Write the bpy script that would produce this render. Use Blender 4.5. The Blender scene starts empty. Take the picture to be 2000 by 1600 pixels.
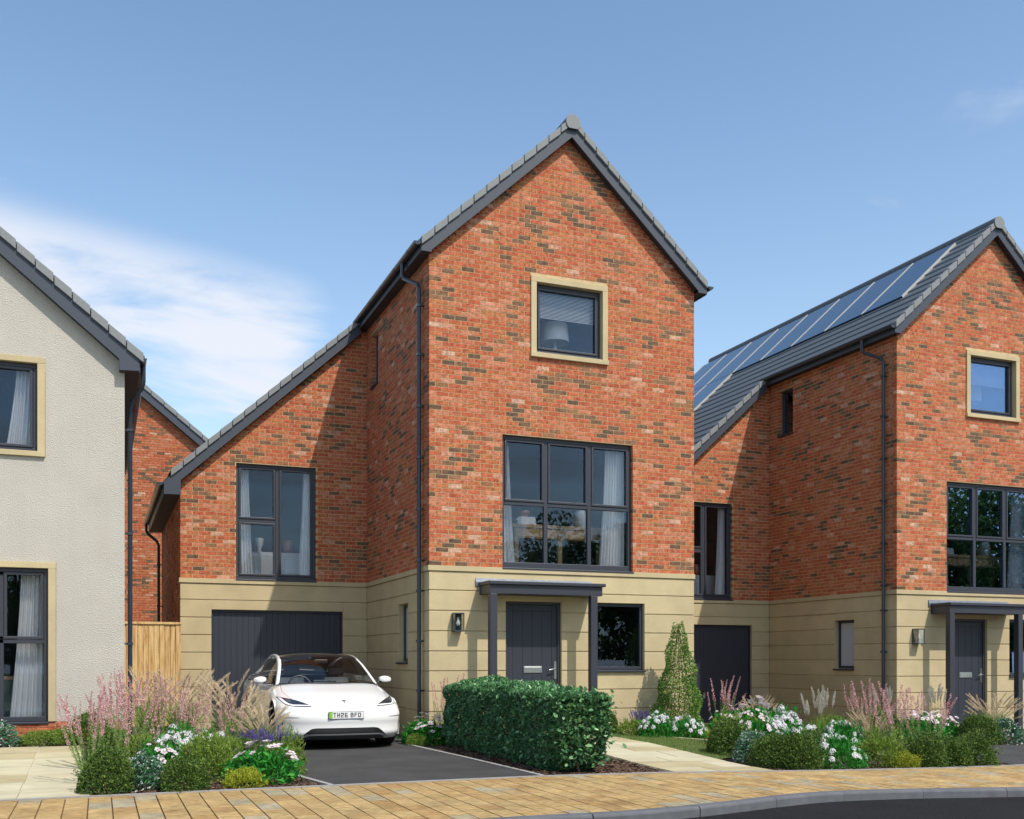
import bpy, bmesh, math, random
import numpy as np
from mathutils import Vector, Matrix
from mathutils.bvhtree import BVHTree
R = math.radians
random.seed(7); rng = np.random.default_rng(11)
scene = bpy.context.scene
COL = scene.collection

# ------------------------------------------------------------------ camera, sky, sun, exposure
cam_d = bpy.data.cameras.new('camera'); cam = bpy.data.objects.new('camera', cam_d); COL.objects.link(cam)
cam.location = (0, 0, 1.30); cam.rotation_euler = (R(90), 0, -R(21.787))
cam_d.sensor_width = 36; cam_d.lens = 36.34; cam_d.shift_y = 0.245; cam_d.clip_end = 2000
scene.camera = cam
scene.view_settings.view_transform = 'Standard'; scene.view_settings.look = 'None'
scene.view_settings.gamma = 1; scene.view_settings.use_curve_mapping = False
scene.view_settings.exposure = 0.74
scene.cycles.use_denoising = True
scene.cycles.max_bounces = 8; scene.cycles.diffuse_bounces = 4; scene.cycles.transparent_max_bounces = 12
scene.cycles.sample_clamp_indirect = 6

SUN_DIR = Vector((-0.43, 1.0, -1.48)).normalized()
sun_d = bpy.data.lights.new('sun', 'SUN'); sun_o = bpy.data.objects.new('sun', sun_d); COL.objects.link(sun_o)
sun_d.energy = 2.72; sun_d.angle = R(0.5); sun_d.color = (1.0, 0.925, 0.82)
sun_o.rotation_euler = SUN_DIR.to_track_quat('-Z', 'Y').to_euler()
sun_o.location = (15, -20, 40)

world = bpy.data.worlds.new('World'); scene.world = world; world.use_nodes = True
def build_world():
    nt = world.node_tree; nt.nodes.clear(); N = nt.nodes.new; L = nt.links.new
    out = N('ShaderNodeOutputWorld'); bg = N('ShaderNodeBackground'); L(bg.outputs[0], out.inputs[0])
    bg.inputs[1].default_value = 0.15
    sky = N('ShaderNodeTexSky'); sky.sky_type = 'NISHITA'; sky.sun_disc = False
    sky.sun_elevation = R(53.7); sky.sun_rotation = math.atan2(0.43, -1.0)
    sky.altitude = 0; sky.air_density = 1.0; sky.dust_density = 1.6; sky.ozone_density = 0.75
    tc = N('ShaderNodeTexCoord'); sep = N('ShaderNodeSeparateXYZ'); L(tc.outputs['Generated'], sep.inputs[0])
    def M(op, a, b=None, clamp=False):
        n = N('ShaderNodeMath'); n.operation = op; n.use_clamp = clamp
        for i, v in enumerate((a, b)):
            if v is None: continue
            if isinstance(v, (int, float)): n.inputs[i].default_value = v
            else: L(v, n.inputs[i])
        return n.outputs[0]
    z = M('ADD', M('MAXIMUM', sep.outputs[2], 0.0), 0.12)
    px = M('DIVIDE', sep.outputs[0], z); py = M('DIVIDE', sep.outputs[1], z)
    cmb = N('ShaderNodeCombineXYZ'); L(px, cmb.inputs[0]); L(py, cmb.inputs[1]); cmb.inputs[2].default_value = 7.4
    mp = N('ShaderNodeMapping'); L(cmb.outputs[0], mp.inputs[0]); mp.inputs['Scale'].default_value = (1.0, 1.7, 1.0)
    mp.inputs['Rotation'].default_value = (0, 0, R(-24))
    n1 = N('ShaderNodeTexNoise'); L(mp.outputs[0], n1.inputs['Vector'])
    n1.inputs['Scale'].default_value = 1.5; n1.inputs['Detail'].default_value = 9; n1.inputs['Roughness'].default_value = 0.56
    n1.inputs['Distortion'].default_value = 0.35
    # one bank of cloud low in the north, wisps in the east, denser fill cloud out of view
    def S(v, lo, hi, x0=0.0, x1=1.0):
        n = N('ShaderNodeMapRange'); n.interpolation_type = 'SMOOTHSTEP'; L(v, n.inputs[0])
        for i, q in enumerate((lo, hi, x0, x1)): n.inputs[i + 1].default_value = q
        return n.outputs[0]
    t = M('SUBTRACT', M('SUBTRACT', py, M('MULTIPLY', px, 0.30)), M('ADD', 1.74, M('MULTIPLY', M('SUBTRACT', n1.outputs[0], 0.5), 0.9)))
    tt = M('DIVIDE', t, 1.5); fall = M('POWER', 2.718, M('MULTIPLY', M('MULTIPLY', tt, tt), -1.0))
    bank = M('MULTIPLY', M('MULTIPLY', S(t, -0.05, 0.34), fall), M('MULTIPLY', S(px, 0.34, 0.62, 1.0, 0.0), S(px, -1.6, -0.9)))
    ex = M('DIVIDE', M('SUBTRACT', px, 1.22), 0.20); ey = M('DIVIDE', M('SUBTRACT', py, 1.02), 0.30)
    east = M('POWER', 2.718, M('MULTIPLY', M('ADD', M('MULTIPLY', ex, ex), M('MULTIPLY', ey, ey)), -1.0))
    sm = N('ShaderNodeMapRange'); sm.interpolation_type = 'SMOOTHSTEP'; L(sep.outputs[1], sm.inputs[0])
    for i, q in enumerate((0.62, -0.25, 0.0, 0.32)): sm.inputs[i + 1].default_value = q
    south_fill = sm.outputs[0]  # cloud cover behind the camera, thickened to brighten the shaded walls
    v = M('ADD', M('ADD', M('ADD', M('ADD', M('MULTIPLY', n1.outputs[0], 1.6), -0.30), M('MULTIPLY', bank, 0.53)), M('MULTIPLY', east, 0.36)), south_fill)
    mr = N('ShaderNodeMapRange'); mr.interpolation_type = 'SMOOTHSTEP'; L(v, mr.inputs[0])
    mr.inputs[1].default_value = 0.70; mr.inputs[2].default_value = 1.12; mr.inputs[3].default_value = 0; mr.inputs[4].default_value = 0.93
    # saturation tweak of the clear sky
    hs = N('ShaderNodeHueSaturation'); L(sky.outputs[0], hs.inputs['Color']); hs.inputs['Saturation'].default_value = 1.10; hs.inputs['Value'].default_value = 0.96
    mix = N('ShaderNodeMix'); mix.data_type = 'RGBA'; L(mr.outputs[0], mix.inputs['Factor'])
    # paler air towards the horizon
    hz = N('ShaderNodeMix'); hz.data_type = 'RGBA'; L(M('MULTIPLY', M('POWER', 2.718, M('MULTIPLY', M('MAXIMUM', sep.outputs[2], 0.0), -4.2)), 0.72), hz.inputs['Factor'])
    dk = N('ShaderNodeMix'); dk.data_type = 'RGBA'; dk.blend_type = 'MULTIPLY'; dk.inputs['Factor'].default_value = 1
    gr = N('ShaderNodeCombineXYZ'); L(S(sep.outputs[2], 0.0, 0.56, 0.97, 0.68), gr.inputs[0]); L(S(sep.outputs[2], 0.0, 0.56, 1.03, 0.80), gr.inputs[1]); L(S(sep.outputs[2], 0.0, 0.56, 0.98, 0.83), gr.inputs[2])
    L(hs.outputs[0], dk.inputs['A']); L(gr.outputs[0], dk.inputs['B']); L(dk.outputs['Result'], hz.inputs['A']); hz.inputs['B'].default_value = (3.3, 3.85, 4.55, 1)
    L(hz.outputs['Result'], mix.inputs['A']); mix.inputs['B'].default_value = (3.45, 3.6, 3.95, 1)
    L(mix.outputs['Result'], bg.inputs[0])
build_world()

# ------------------------------------------------------------------ helpers: objects
def tag(o, label=None, cat=None, group=None, kind=None):
    if label: o['label'] = label
    if cat: o['category'] = cat
    if group: o['group'] = group
    if kind: o['kind'] = kind
    return o
def empty(name, loc=(0, 0, 0), rz=0.0, parent=None):
    o = bpy.data.objects.new(name, None); COL.objects.link(o); o.location = loc; o.rotation_euler = (0, 0, rz)
    o.empty_display_size = 0.2
    if parent: o.parent = parent
    return o
def link(name, me, mats=None, parent=None):
    o = bpy.data.objects.new(name, me); COL.objects.link(o)
    if parent: o.parent = parent
    if mats is not None and not me.materials:
        for m in (mats if isinstance(mats, (list, tuple)) else [mats]): me.materials.append(m)
    return o
def copy_tree(o, parent=None):
    c = o.copy(); COL.objects.link(c); c.parent = parent
    for ch in list(o.children): copy_tree(ch, c)
    return c

class MB:
    """collects simple shapes and links them as one mesh object"""
    def __init__(self): self.v = []; self.f = []; self.mi = []; self.sm = []
    def add(self, vs, fs, mi=0, smooth=False):
        b = len(self.v); self.v += [tuple(p) for p in vs]
        self.f += [tuple(b + i for i in f) for f in fs]; self.mi += [mi] * len(fs); self.sm += [smooth] * len(fs); return self
    def box(self, x0, x1, y0, y1, z0, z1, mi=0):
        x0, x1 = min(x0, x1), max(x0, x1); y0, y1 = min(y0, y1), max(y0, y1); z0, z1 = min(z0, z1), max(z0, z1)
        vs = [(x0, y0, z0), (x1, y0, z0), (x1, y1, z0), (x0, y1, z0), (x0, y0, z1), (x1, y0, z1), (x1, y1, z1), (x0, y1, z1)]
        return self.add(vs, [(0, 3, 2, 1), (4, 5, 6, 7), (0, 1, 5, 4), (1, 2, 6, 5), (2, 3, 7, 6), (3, 0, 4, 7)], mi)
    def prism(self, poly, axis, a, b, mi=0):
        """extrude a 2-D polygon: axis 'y' -> poly is (x,z); axis 'x' -> (y,z); axis 'z' -> (x,y)"""
        n = len(poly)
        def P(p, t): return {'y': (p[0], t, p[1]), 'x': (t, p[0], p[1]), 'z': (p[0], p[1], t)}[axis]
        vs = [P(p, a) for p in poly] + [P(p, b) for p in poly]
        fs = [tuple(range(n))[::-1], tuple(range(n, 2 * n))] + [(i, (i + 1) % n, n + (i + 1) % n, n + i) for i in range(n)]
        return self.add(vs, fs, mi)
    def tube(self, pts, r, seg=8, mi=0, cap=True, smooth=True):
        pts = [Vector(p) for p in pts]; n = len(pts); rs = r if isinstance(r, (list, tuple)) else [r] * n
        vs = []; up = None
        for i, p in enumerate(pts):
            d = (pts[min(i + 1, n - 1)] - pts[max(i - 1, 0)]).normalized()
            if up is None: up = d.orthogonal().normalized()
            up = (up - d * up.dot(d)).normalized(); s = d.cross(up)
            for k in range(seg):
                a = 2 * math.pi * k / seg; vs.append(p + (up * math.cos(a) + s * math.sin(a)) * rs[i])
        fs = [(i * seg + k, i * seg + (k + 1) % seg, (i + 1) * seg + (k + 1) % seg, (i + 1) * seg + k) for i in range(n - 1) for k in range(seg)]
        self.add(vs, fs, mi, smooth)
        if cap: self.add(vs[:seg], [tuple(range(seg))[::-1]], mi); self.add(vs[-seg:], [tuple(range(seg))], mi)
        return self
    def lathe(self, prof, c=(0, 0, 0), seg=20, mi=0):
        n = len(prof); vs = [(c[0] + r * math.cos(2 * math.pi * k / seg), c[1] + r * math.sin(2 * math.pi * k / seg), c[2] + z) for r, z in prof for k in range(seg)]
        fs = [(i * seg + k, i * seg + (k + 1) % seg, (i + 1) * seg + (k + 1) % seg, (i + 1) * seg + k) for i in range(n - 1) for k in range(seg)]
        return self.add(vs, fs, mi, True)
    def grid(self, P, mi=0, smooth=True, flip=False):
        n = len(P); m = len(P[0]); vs = [p for row in P for p in row]
        fs = [(i * m + j, i * m + j + 1, (i + 1) * m + j + 1, (i + 1) * m + j) for i in range(n - 1) for j in range(m - 1)]
        if flip: fs = [f[::-1] for f in fs]
        return self.add(vs, fs, mi, smooth)
    def mesh(self, name, mats=None, recalc=True, merge=0):
        me = bpy.data.meshes.new(name); me.from_pydata([tuple(p) for p in self.v], [], self.f)
        me.polygons.foreach_set('material_index', self.mi); me.polygons.foreach_set('use_smooth', self.sm)
        if recalc or merge:
            bm = bmesh.new(); bm.from_mesh(me)
            if merge: bmesh.ops.remove_doubles(bm, verts=bm.verts, dist=merge)
            if recalc: bmesh.ops.recalc_face_normals(bm, faces=bm.faces)
            bm.to_mesh(me); bm.free()
        if mats is not None:
            for m in (mats if isinstance(mats, (list, tuple)) else [mats]): me.materials.append(m)
        me.update(); return me
    def build(self, name, mats, parent=None, bevel=0, merge=0, recalc=True):
        o = link(name, self.mesh(name, mats, recalc, merge), None, parent)
        if bevel:
            md = o.modifiers.new('bevel', 'BEVEL'); md.width = bevel; md.segments = 2; md.limit_method = 'ANGLE'; md.angle_limit = R(40)
        return o

def np_mesh(name, co, faces, mats, tone=None, smooth=False, nv=4):
    """fast mesh: co (n,3), faces (m,nv) int, optional per-face tone"""
    me = bpy.data.meshes.new(name); co = np.asarray(co, np.float32); faces = np.asarray(faces, np.int32)
    me.vertices.add(len(co)); me.vertices.foreach_set('co', co.ravel())
    m = len(faces); me.loops.add(m * nv); me.loops.foreach_set('vertex_index', faces.ravel())
    me.polygons.add(m); me.polygons.foreach_set('loop_start', np.arange(0, m * nv, nv, dtype=np.int32))
    me.polygons.foreach_set('use_smooth', np.full(m, smooth, bool))
    me.update(calc_edges=True)
    if tone is not None:
        a = me.attributes.new('tone', 'FLOAT', 'FACE'); a.data.foreach_set('value', np.asarray(tone, np.float32))
    for mm in (mats if isinstance(mats, (list, tuple)) else [mats]): me.materials.append(mm)
    return me
def boxes_mesh(name, B, mats, tone, back=True):
    """many axis-aligned boxes (n,6: x0,x1,y0,y1,z0,z1) as one mesh with a tone per box"""
    B = np.asarray(B, float); n = len(B)
    idx = [(0, 2, 4), (1, 2, 4), (1, 3, 4), (0, 3, 4), (0, 2, 5), (1, 2, 5), (1, 3, 5), (0, 3, 5)]
    co = np.stack([np.stack([B[:, a], B[:, b], B[:, c]], 1) for a, b, c in idx], 1).reshape(-1, 3)
    f = np.array([(0, 3, 2, 1), (4, 5, 6, 7), (0, 1, 5, 4), (1, 2, 6, 5), (2, 3, 7, 6), (3, 0, 4, 7)])
    faces = (f[None] + 8 * np.arange(n)[:, None, None]).reshape(-1, 4)
    return np_mesh(name, co, faces, mats, np.repeat(tone, 6))

# ------------------------------------------------------------------ helpers: materials
class NT:
    def __init__(self, name):
        self.m = bpy.data.materials.new(name); self.m.use_nodes = True; self.t = self.m.node_tree; self.t.nodes.clear()
        self.out = self.n('ShaderNodeOutputMaterial')
    def n(self, k, **kw):
        x = self.t.nodes.new(k)
        for a, b in kw.items(): setattr(x, a, b)
        return x
    def l(self, a, b): self.t.links.new(a, b)
    def pos(self, scale=(1, 1, 1), obj=True):
        tc = self.n('ShaderNodeTexCoord') if obj else self.n('ShaderNodeNewGeometry')
        mp = self.n('ShaderNodeMapping'); self.l(tc.outputs['Object' if obj else 'Position'], mp.inputs[0]); mp.inputs['Scale'].default_value = scale
        return mp.outputs[0]
    def noise(self, vec, scale, detail=4, rough=0.55):
        x = self.n('ShaderNodeTexNoise'); self.l(vec, x.inputs['Vector']); x.inputs['Scale'].default_value = scale
        x.inputs['Detail'].default_value = detail; x.inputs['Roughness'].default_value = rough; return x.outputs[0]
    def ramp(self, fac, stops, interp='LINEAR'):
        x = self.n('ShaderNodeValToRGB'); x.color_ramp.interpolation = interp; e = x.color_ramp.elements
        while len(e) < len(stops): e.new(0.5)
        for k, (p, c) in zip(e, stops): k.position = p; k.color = (*c, 1) if len(c) == 3 else c
        self.l(fac, x.inputs[0]); return x.outputs[0]
    def rng(self, v, a, b, c, d):
        x = self.n('ShaderNodeMapRange'); self.l(v, x.inputs[0])
        for i, q in enumerate((a, b, c, d)): x.inputs[i + 1].default_value = q
        return x.outputs[0]
    def mul(self, col, fac):
        """colour times a grey factor (socket)"""
        x = self.n('ShaderNodeMix', data_type='RGBA', blend_type='MULTIPLY'); x.inputs['Factor'].default_value = 1
        for s, v in (('A', col), ('B', fac)):
            if isinstance(v, tuple): x.inputs[s].default_value = (*v, 1)
            else: self.l(v, x.inputs[s])
        return x.outputs['Result']
    def mix(self, fac, a, b):
        x = self.n('ShaderNodeMix', data_type='RGBA')
        for s, v in (('Factor', fac), ('A', a), ('B', b)):
            if isinstance(v, tuple): x.inputs[s].default_value = (*v, 1)
            elif isinstance(v, (int, float)): x.inputs[s].default_value = v
            else: self.l(v, x.inputs[s])
        return x.outputs['Result']
    def tone(self):
        a = self.n('ShaderNodeAttribute'); a.attribute_name = 'tone'; return a.outputs['Fac']
    def bump(self, h, strength, dist=0.01):
        b = self.n('ShaderNodeBump'); self.l(h, b.inputs['Height']); b.inputs['Strength'].default_value = strength; b.inputs['Distance'].default_value = dist
        return b.outputs[0]
    def principled(self, col, rough=0.6, normal=None, metallic=0, spec=0.5, coat=0):
        p = self.n('ShaderNodeBsdfPrincipled')
        if isinstance(col, tuple): p.inputs['Base Color'].default_value = (*col, 1)
        else: self.l(col, p.inputs['Base Color'])
        if isinstance(rough, (int, float)): p.inputs['Roughness'].default_value = rough
        else: self.l(rough, p.inputs['Roughness'])
        p.inputs['Metallic'].default_value = metallic; p.inputs['Specular IOR Level'].default_value = spec
        if coat: p.inputs['Coat Weight'].default_value = coat; p.inputs['Coat Roughness'].default_value = 0.03
        if normal: self.l(normal, p.inputs['Normal'])
        self.l(p.outputs[0], self.out.inputs[0]); return self.m

def plain(name, col, rough=0.6, metallic=0, spec=0.5, ns=0, na=0.0, bs=0, bst=0.0, bd=0.01, coat=0, stretch=(1, 1, 1)):
    t = NT(name); c = col; nrm = None
    if ns:
        f = t.rng(t.noise(t.pos(stretch), ns, 5), 0.3, 0.7, 1 - na, 1 + na); c = t.mul(col, f)
    if bs: nrm = t.bump(t.noise(t.pos(), bs, 3), bst, bd)
    return t.principled(c, rough, nrm, metallic, spec, coat)

def brick_mat():
    t = NT('brick'); tn = t.tone(); p = t.pos((1, 1, 1), obj=False)
    base = t.ramp(tn, [(0.0, (.13, .080, .052)), (.10, (.18, .102, .062)), (.17, (.27, .135, .070)), (.24, (.46, .165, .066)), (.45, (.46, .125, .056)),
                       (.62, (.44, .105, .050)), (.78, (.49, .165, .085)), (.93, (.51, .205, .120)), (1.0, (.56, .34, .24))])
    n1 = t.noise(p, 14, 5, .65); n2 = t.noise(p, 70, 3)
    f = t.rng(n1, .3, .7, .56, 1.36); c = t.mul(base, f)
    c = t.mix(t.rng(n2, .58, .75, 0, .35), c, (.50, .27, .17))
    dark = t.mul(c, t.rng(t.noise(p, 33, 4), .36, .48, .62, 1.0))
    return t.principled(dark, .9, t.bump(n2, .5, .004), spec=.25)
def stone_mat():
    t = NT('cast_stone'); p = t.pos((1, 1, 1), obj=False)
    f = t.mul((.50, .41, .245), t.rng(t.noise(p, 2.2, 6), .3, .7, .90, 1.08)); oi = t.n('ShaderNodeObjectInfo'); f = t.mul(f, t.rng(oi.outputs['Random'], 0, 1, .95, 1.04)); f = t.mul(f, t.rng(t.noise(p, 60, 3), .3, .7, .93, 1.05))
    return t.principled(f, .9, t.bump(t.noise(p, 220, 3), .25, .003), spec=.2)
def render_mat():
    t = NT('cream_roughcast'); p = t.pos((1, 1, 1), obj=False)
    v = t.n('ShaderNodeTexVoronoi'); t.l(p, v.inputs['Vector']); v.inputs['Scale'].default_value = 62; 
    n = t.noise(p, 110, 4, .6)
    ad = t.n('ShaderNodeMath', operation='ADD'); t.l(v.outputs['Distance'], ad.inputs[0]); t.l(n, ad.inputs[1])
    c = t.mul((.485, .455, .400), t.rng(t.noise(p, 1.3, 5), .3, .7, .95, 1.05)); c = t.mul(c, t.rng(t.noise(t.pos((9, 9, .5), obj=False), 1.0, 4), .35, .7, .982, 1.012))
    return t.principled(c, .95, t.bump(ad.outputs[0], .6, .012), spec=.15)
def glass_mat(name='window_glass', boost=.80, tint=(.985, .99, 1), refl=(.60, .79, 1.0)):
    t = NT(name); fr = t.n('ShaderNodeFresnel'); fr.inputs[0].default_value = 1.55
    ad = t.n('ShaderNodeMath', operation='MULTIPLY', use_clamp=True); t.l(fr.outputs[0], ad.inputs[0]); ad.inputs[1].default_value = boost
    tr = t.n('ShaderNodeBsdfTransparent'); tr.inputs[0].default_value = (*tint, 1)
    gl = t.n('ShaderNodeBsdfGlossy'); gl.inputs['Roughness'].default_value = 0.003; gl.inputs[0].default_value = (*refl, 1)
    mx = t.n('ShaderNodeMixShader'); t.l(ad.outputs[0], mx.inputs[0]); t.l(tr.outputs[0], mx.inputs[1]); t.l(gl.outputs[0], mx.inputs[2])
    t.l(mx.outputs[0], t.out.inputs[0]); return t.m
def leaf_mat(name, stops, rough=.55, trans=.25, spec=.3):
    t = NT(name); c = t.ramp(t.tone(), stops)
    p = t.n('ShaderNodeBsdfPrincipled'); t.l(c, p.inputs['Base Color']); p.inputs['Roughness'].default_value = rough; p.inputs['Specular IOR Level'].default_value = spec
    tr = t.n('ShaderNodeBsdfTranslucent'); t.l(c, tr.inputs[0])
    mx = t.n('ShaderNodeMixShader'); mx.inputs[0].default_value = trans; t.l(p.outputs[0], mx.inputs[1]); t.l(tr.outputs[0], mx.inputs[2])
    t.l(mx.outputs[0], t.out.inputs[0]); return t.m
def cloth_mat():
    t = NT('curtain_cloth'); d = t.n('ShaderNodeBsdfDiffuse'); d.inputs[0].default_value = (.90, .89, .87, 1)
    tr = t.n('ShaderNodeBsdfTranslucent'); tr.inputs[0].default_value = (.8, .79, .77, 1)
    mx = t.n('ShaderNodeMixShader'); mx.inputs[0].default_value = .15; t.l(d.outputs[0], mx.inputs[1]); t.l(tr.outputs[0], mx.inputs[2]); t.l(mx.outputs[0], t.out.inputs[0]); return t.m
def paver_mat():
    t = NT('paver'); p = t.pos((1, 1, 1), obj=False); tn = t.tone()
    base = t.ramp(tn, [(0, (.33, .285, .19)), (.14, (.36, .30, .19)), (.18, (.41, .29, .13)), (.5, (.43, .295, .13)), (.8, (.39, .26, .11)), (1, (.34, .21, .085))])
    ps = t.pos((.35, 1, 1), obj=False); n = t.noise(ps, 26, 6, .7)
    c = t.mul(base, t.rng(n, .32, .68, .52, 1.36)); c = t.mul(c, t.rng(t.noise(p, 2.2, 5, .65), .3, .7, .70, 1.15))
    return t.principled(c, .88, t.bump(n, .5, .006), spec=.25)
def slab_mat():
    t = NT('sandstone_slab'); p = t.pos((1, 1, 1), obj=False); tn = t.tone()
    base = t.ramp(tn, [(0, (.47, .43, .29)), (.5, (.49, .455, .335)), (.8, (.43, .375, .235)), (1, (.37, .315, .185))])
    n = t.noise(t.pos((.5, 1.3, 1), obj=False), 3.5, 7, .6)
    c = t.mul(base, t.rng(n, .3, .7, .84, 1.14))
    return t.principled(c, .85, t.bump(n, .3, .01), spec=.25)
def asphalt_mat(name, v, blue=1.0):
    t = NT(name); p = t.pos((1, 1, 1), obj=False)
    sp = t.rng(t.noise(p, 190, 2), .57, .72, 0, .55); n = t.rng(t.noise(p, 1.4, 8, .65), .3, .7, .74, 1.28)
    c = t.mix(sp, t.mul((v, v, v * blue), n), (.20, .195, .185))
    return t.principled(c, .9, t.bump(t.noise(p, 170, 3), .6, .006), spec=.12)
def wood_mat():
    t = NT('pale_timber'); n = t.noise(t.pos((14, 14, 1.1), obj=False), 2.0, 6, .6)
    c = t.ramp(n, [(.3, (.30, .16, .06)), (.45, (.52, .33, .14)), (.6, (.64, .46, .22)), (.8, (.56, .36, .15))])
    return t.principled(c, .75, t.bump(n, .15, .003), spec=.25)

MAT = {}
def build_materials():
    M = MAT
    M['brick'] = brick_mat(); M['mortar'] = plain('mortar', (.52, .38, .21), .95, ns=9, na=.12, bs=120, bst=.4)
    M['stone'] = stone_mat(); M['render'] = render_mat()
    M['frame'] = plain('anthracite_frame', (.034, .037, .050), .42, spec=.45)
    M['barge'] = plain('anthracite_board', (.048, .058, .078), .5, spec=.4)
    M['soffit'] = plain('anthracite_soffit', (.03, .03, .035), .6)
    M['pipe'] = plain('anthracite_gutter', (.028, .036, .050), .28, spec=.5)
    M['door'] = plain('anthracite_door', (.030, .034, .047), .45, spec=.4)
    M['verge'] = plain('verge_tile_grey', (.20, .21, .215), .75, ns=30, na=.08)
    M['tile'] = plain('roof_tile_grey', (.075, .088, .10), .6, ns=20, na=.12)
    M['glass'] = glass_mat(); M['panel_glass'] = None
    t = NT('solar_glass'); M['solar'] = t.principled((.022, .05, .10), .16, spec=.5, coat=.15)
    M['alu'] = plain('aluminium', (.42, .42, .41), .5, metallic=.3)
    M['steel'] = plain('brushed_steel', (.62, .63, .62), .28, metallic=1)
    M['lead'] = plain('lead_flashing', (.17, .19, .23), .5, metallic=.4, ns=14, na=.2, bs=25, bst=.4)
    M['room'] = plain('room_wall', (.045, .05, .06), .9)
    M['cloth'] = cloth_mat(); M['white'] = plain('white_paint', (.72, .72, .71), .5)
    M['oak'] = plain('oak_furniture', (.42, .26, .12), .5, ns=9, na=.2, stretch=(1, 8, 8))
    M['vase'] = plain('glazed_white', (.70, .69, .66), .3)
    M['terracotta'] = plain('copper_glaze', (.36, .12, .07), .3)
    M['shade'] = plain('lamp_shade_white', (.75, .74, .70), .8)
    M['paver'] = paver_mat(); M['slab'] = slab_mat(); M['tarmac'] = asphalt_mat('drive_tarmac', .054); M['road'] = asphalt_mat('road_asphalt', .009, 1.15)
    M['kerb'] = plain('kerb_concrete', (.105, .11, .122), .85, ns=7, na=.16, bs=90, bst=.5, bd=.004)
    M['joint'] = plain('pale_joint', (.50, .46, .37), .95)
    M['lantern'] = glass_mat('lantern_glass', .35, (.9, .92, .92), (1, 1, 1))
    M['edging'] = plain('edging_concrete', (.30, .285, .27), .9, ns=12, na=.12)
    M['cream_edge'] = plain('cream_edging', (.55, .48, .33), .9)
    M['soil'] = plain('dark_soil', (.055, .038, .028), .95, ns=18, na=.4, bs=40, bst=.8, bd=.03)
    t = NT('bark'); M['bark'] = t.principled(t.ramp(t.tone(), [(0, (.045, .028, .020)), (.6, (.11, .066, .045)), (1, (.20, .135, .095))]), .9, spec=.2)
    M['ground'] = plain('far_ground', (.05, .075, .025), .95, ns=.6, na=.3)
    M['wood'] = wood_mat()
    M['lawn_base'] = plain('lawn_soil', (.07, .11, .03), .95, ns=25, na=.3)
    G = leaf_mat
    M['grass'] = G('grass_blade', [(0, (.13, .20, .045)), (1, (.26, .33, .10))], .6, .3)
    M['box_leaf'] = G('dark_leaf', [(0, (.030, .066, .013)), (.55, (.085, .160, .030)), (1, (.23, .33, .065))])
    M['lite_leaf'] = G('light_leaf', [(0, (.10, .17, .022)), (.6, (.19, .29, .045)), (1, (.30, .40, .08))])
    M['yel_leaf'] = G('yellow_leaf', [(0, (.20, .26, .02)), (.6, (.38, .42, .035)), (1, (.54, .54, .07))])
    M['bright_leaf'] = G('bright_leaf', [(0, (.016, .13, .018)), (.6, (.035, .26, .03)), (1, (.09, .36, .05))], .4)
    M['grey_leaf'] = G('grey_green_leaf', [(0, (.045, .12, .065)), (.6, (.085, .20, .115)), (1, (.15, .28, .17))])
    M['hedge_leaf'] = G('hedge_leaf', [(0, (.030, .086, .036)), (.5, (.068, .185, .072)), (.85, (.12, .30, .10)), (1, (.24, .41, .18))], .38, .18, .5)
    M['spire_leaf'] = G('spire_leaf', [(0, (.13, .22, .05)), (1, (.30, .41, .12))])
    M['climb_leaf'] = G('climber_leaf', [(0, (.045, .12, .02)), (.55, (.11, .25, .04)), (.88, (.25, .37, .06)), (1, (.52, .56, .15))], .4)
    M['plume'] = G('plume', [(0, (.62, .49, .32)), (1, (.86, .75, .56))], .9, .45)
    M['white_plume'] = G('white_plume', [(0, (.50, .46, .38)), (1, (.74, .71, .63))], .9, .4)
    M['pink'] = G('pink_petal', [(0, (.50, .20, .21)), (.5, (.70, .42, .42)), (1, (.84, .68, .65))], .7, .35)
    M['lav'] = G('lavender_petal', [(0, (.09, .06, .26)), (1, (.26, .20, .52))], .7, .3)
    M['petal'] = G('pale_petal', [(0, (.60, .46, .54)), (.4, (.74, .64, .68)), (1, (.82, .76, .77))], .7, .3)
    M['wpetal'] = G('white_petal', [(0, (.62, .62, .64)), (1, (.84, .84, .84))], .7, .3)
    M['centre'] = plain('flower_centre', (.35, .30, .10), .8)
    M['stem'] = plain('green_stem', (.10, .16, .05), .8)
    M['wood_stem'] = plain('brown_stem', (.10, .06, .035), .9)
    M['tree_leaf'] = G('tree_leaf', [(0, (.05, .10, .025)), (.6, (.11, .19, .05)), (1, (.20, .29, .09))], .6, .55)
    M['car_white'] = plain('car_paint_white', (.80, .80, .79), .25, spec=.5, coat=1.0)
    M['car_black'] = plain('car_trim_black', (.012, .012, .013), .35)
    M['car_dark'] = plain('car_dark_plastic', (.035, .036, .04), .55)
    M['car_silver'] = plain('car_silver_trim', (.33, .33, .34), .35, metallic=.3)
    M['tyre'] = plain('tyre_rubber', (.014, .014, .015), .8)
    M['rim'] = plain('wheel_rim', (.16, .16, .17), .35, metallic=.8)
    M['car_glass'] = glass_mat('car_glass', .85, (.93, .95, .95), (1, 1, 1)); M['roof_glass'] = plain('car_roof_glass', (.008, .009, .012), .04, spec=.6, coat=.5)
    M['seat'] = plain('car_seat_white', (.66, .65, .63), .6); M['seat_dark'] = plain('car_seat_grey', (.10, .10, .105), .6)
    M['plate'] = plain('plate_white', (.72, .72, .71), .4); M['plate_green'] = plain('plate_green', (.22, .50, .02), .4); M['ink'] = plain('plate_black', (.012, .012, .012), .5)
    M['drl'] = plain('headlight_strip', (.80, .80, .82), .2); M['lens'] = plain('headlight_lens', (.02, .024, .03), .08, spec=.7, coat=.6)
build_materials()

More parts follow.
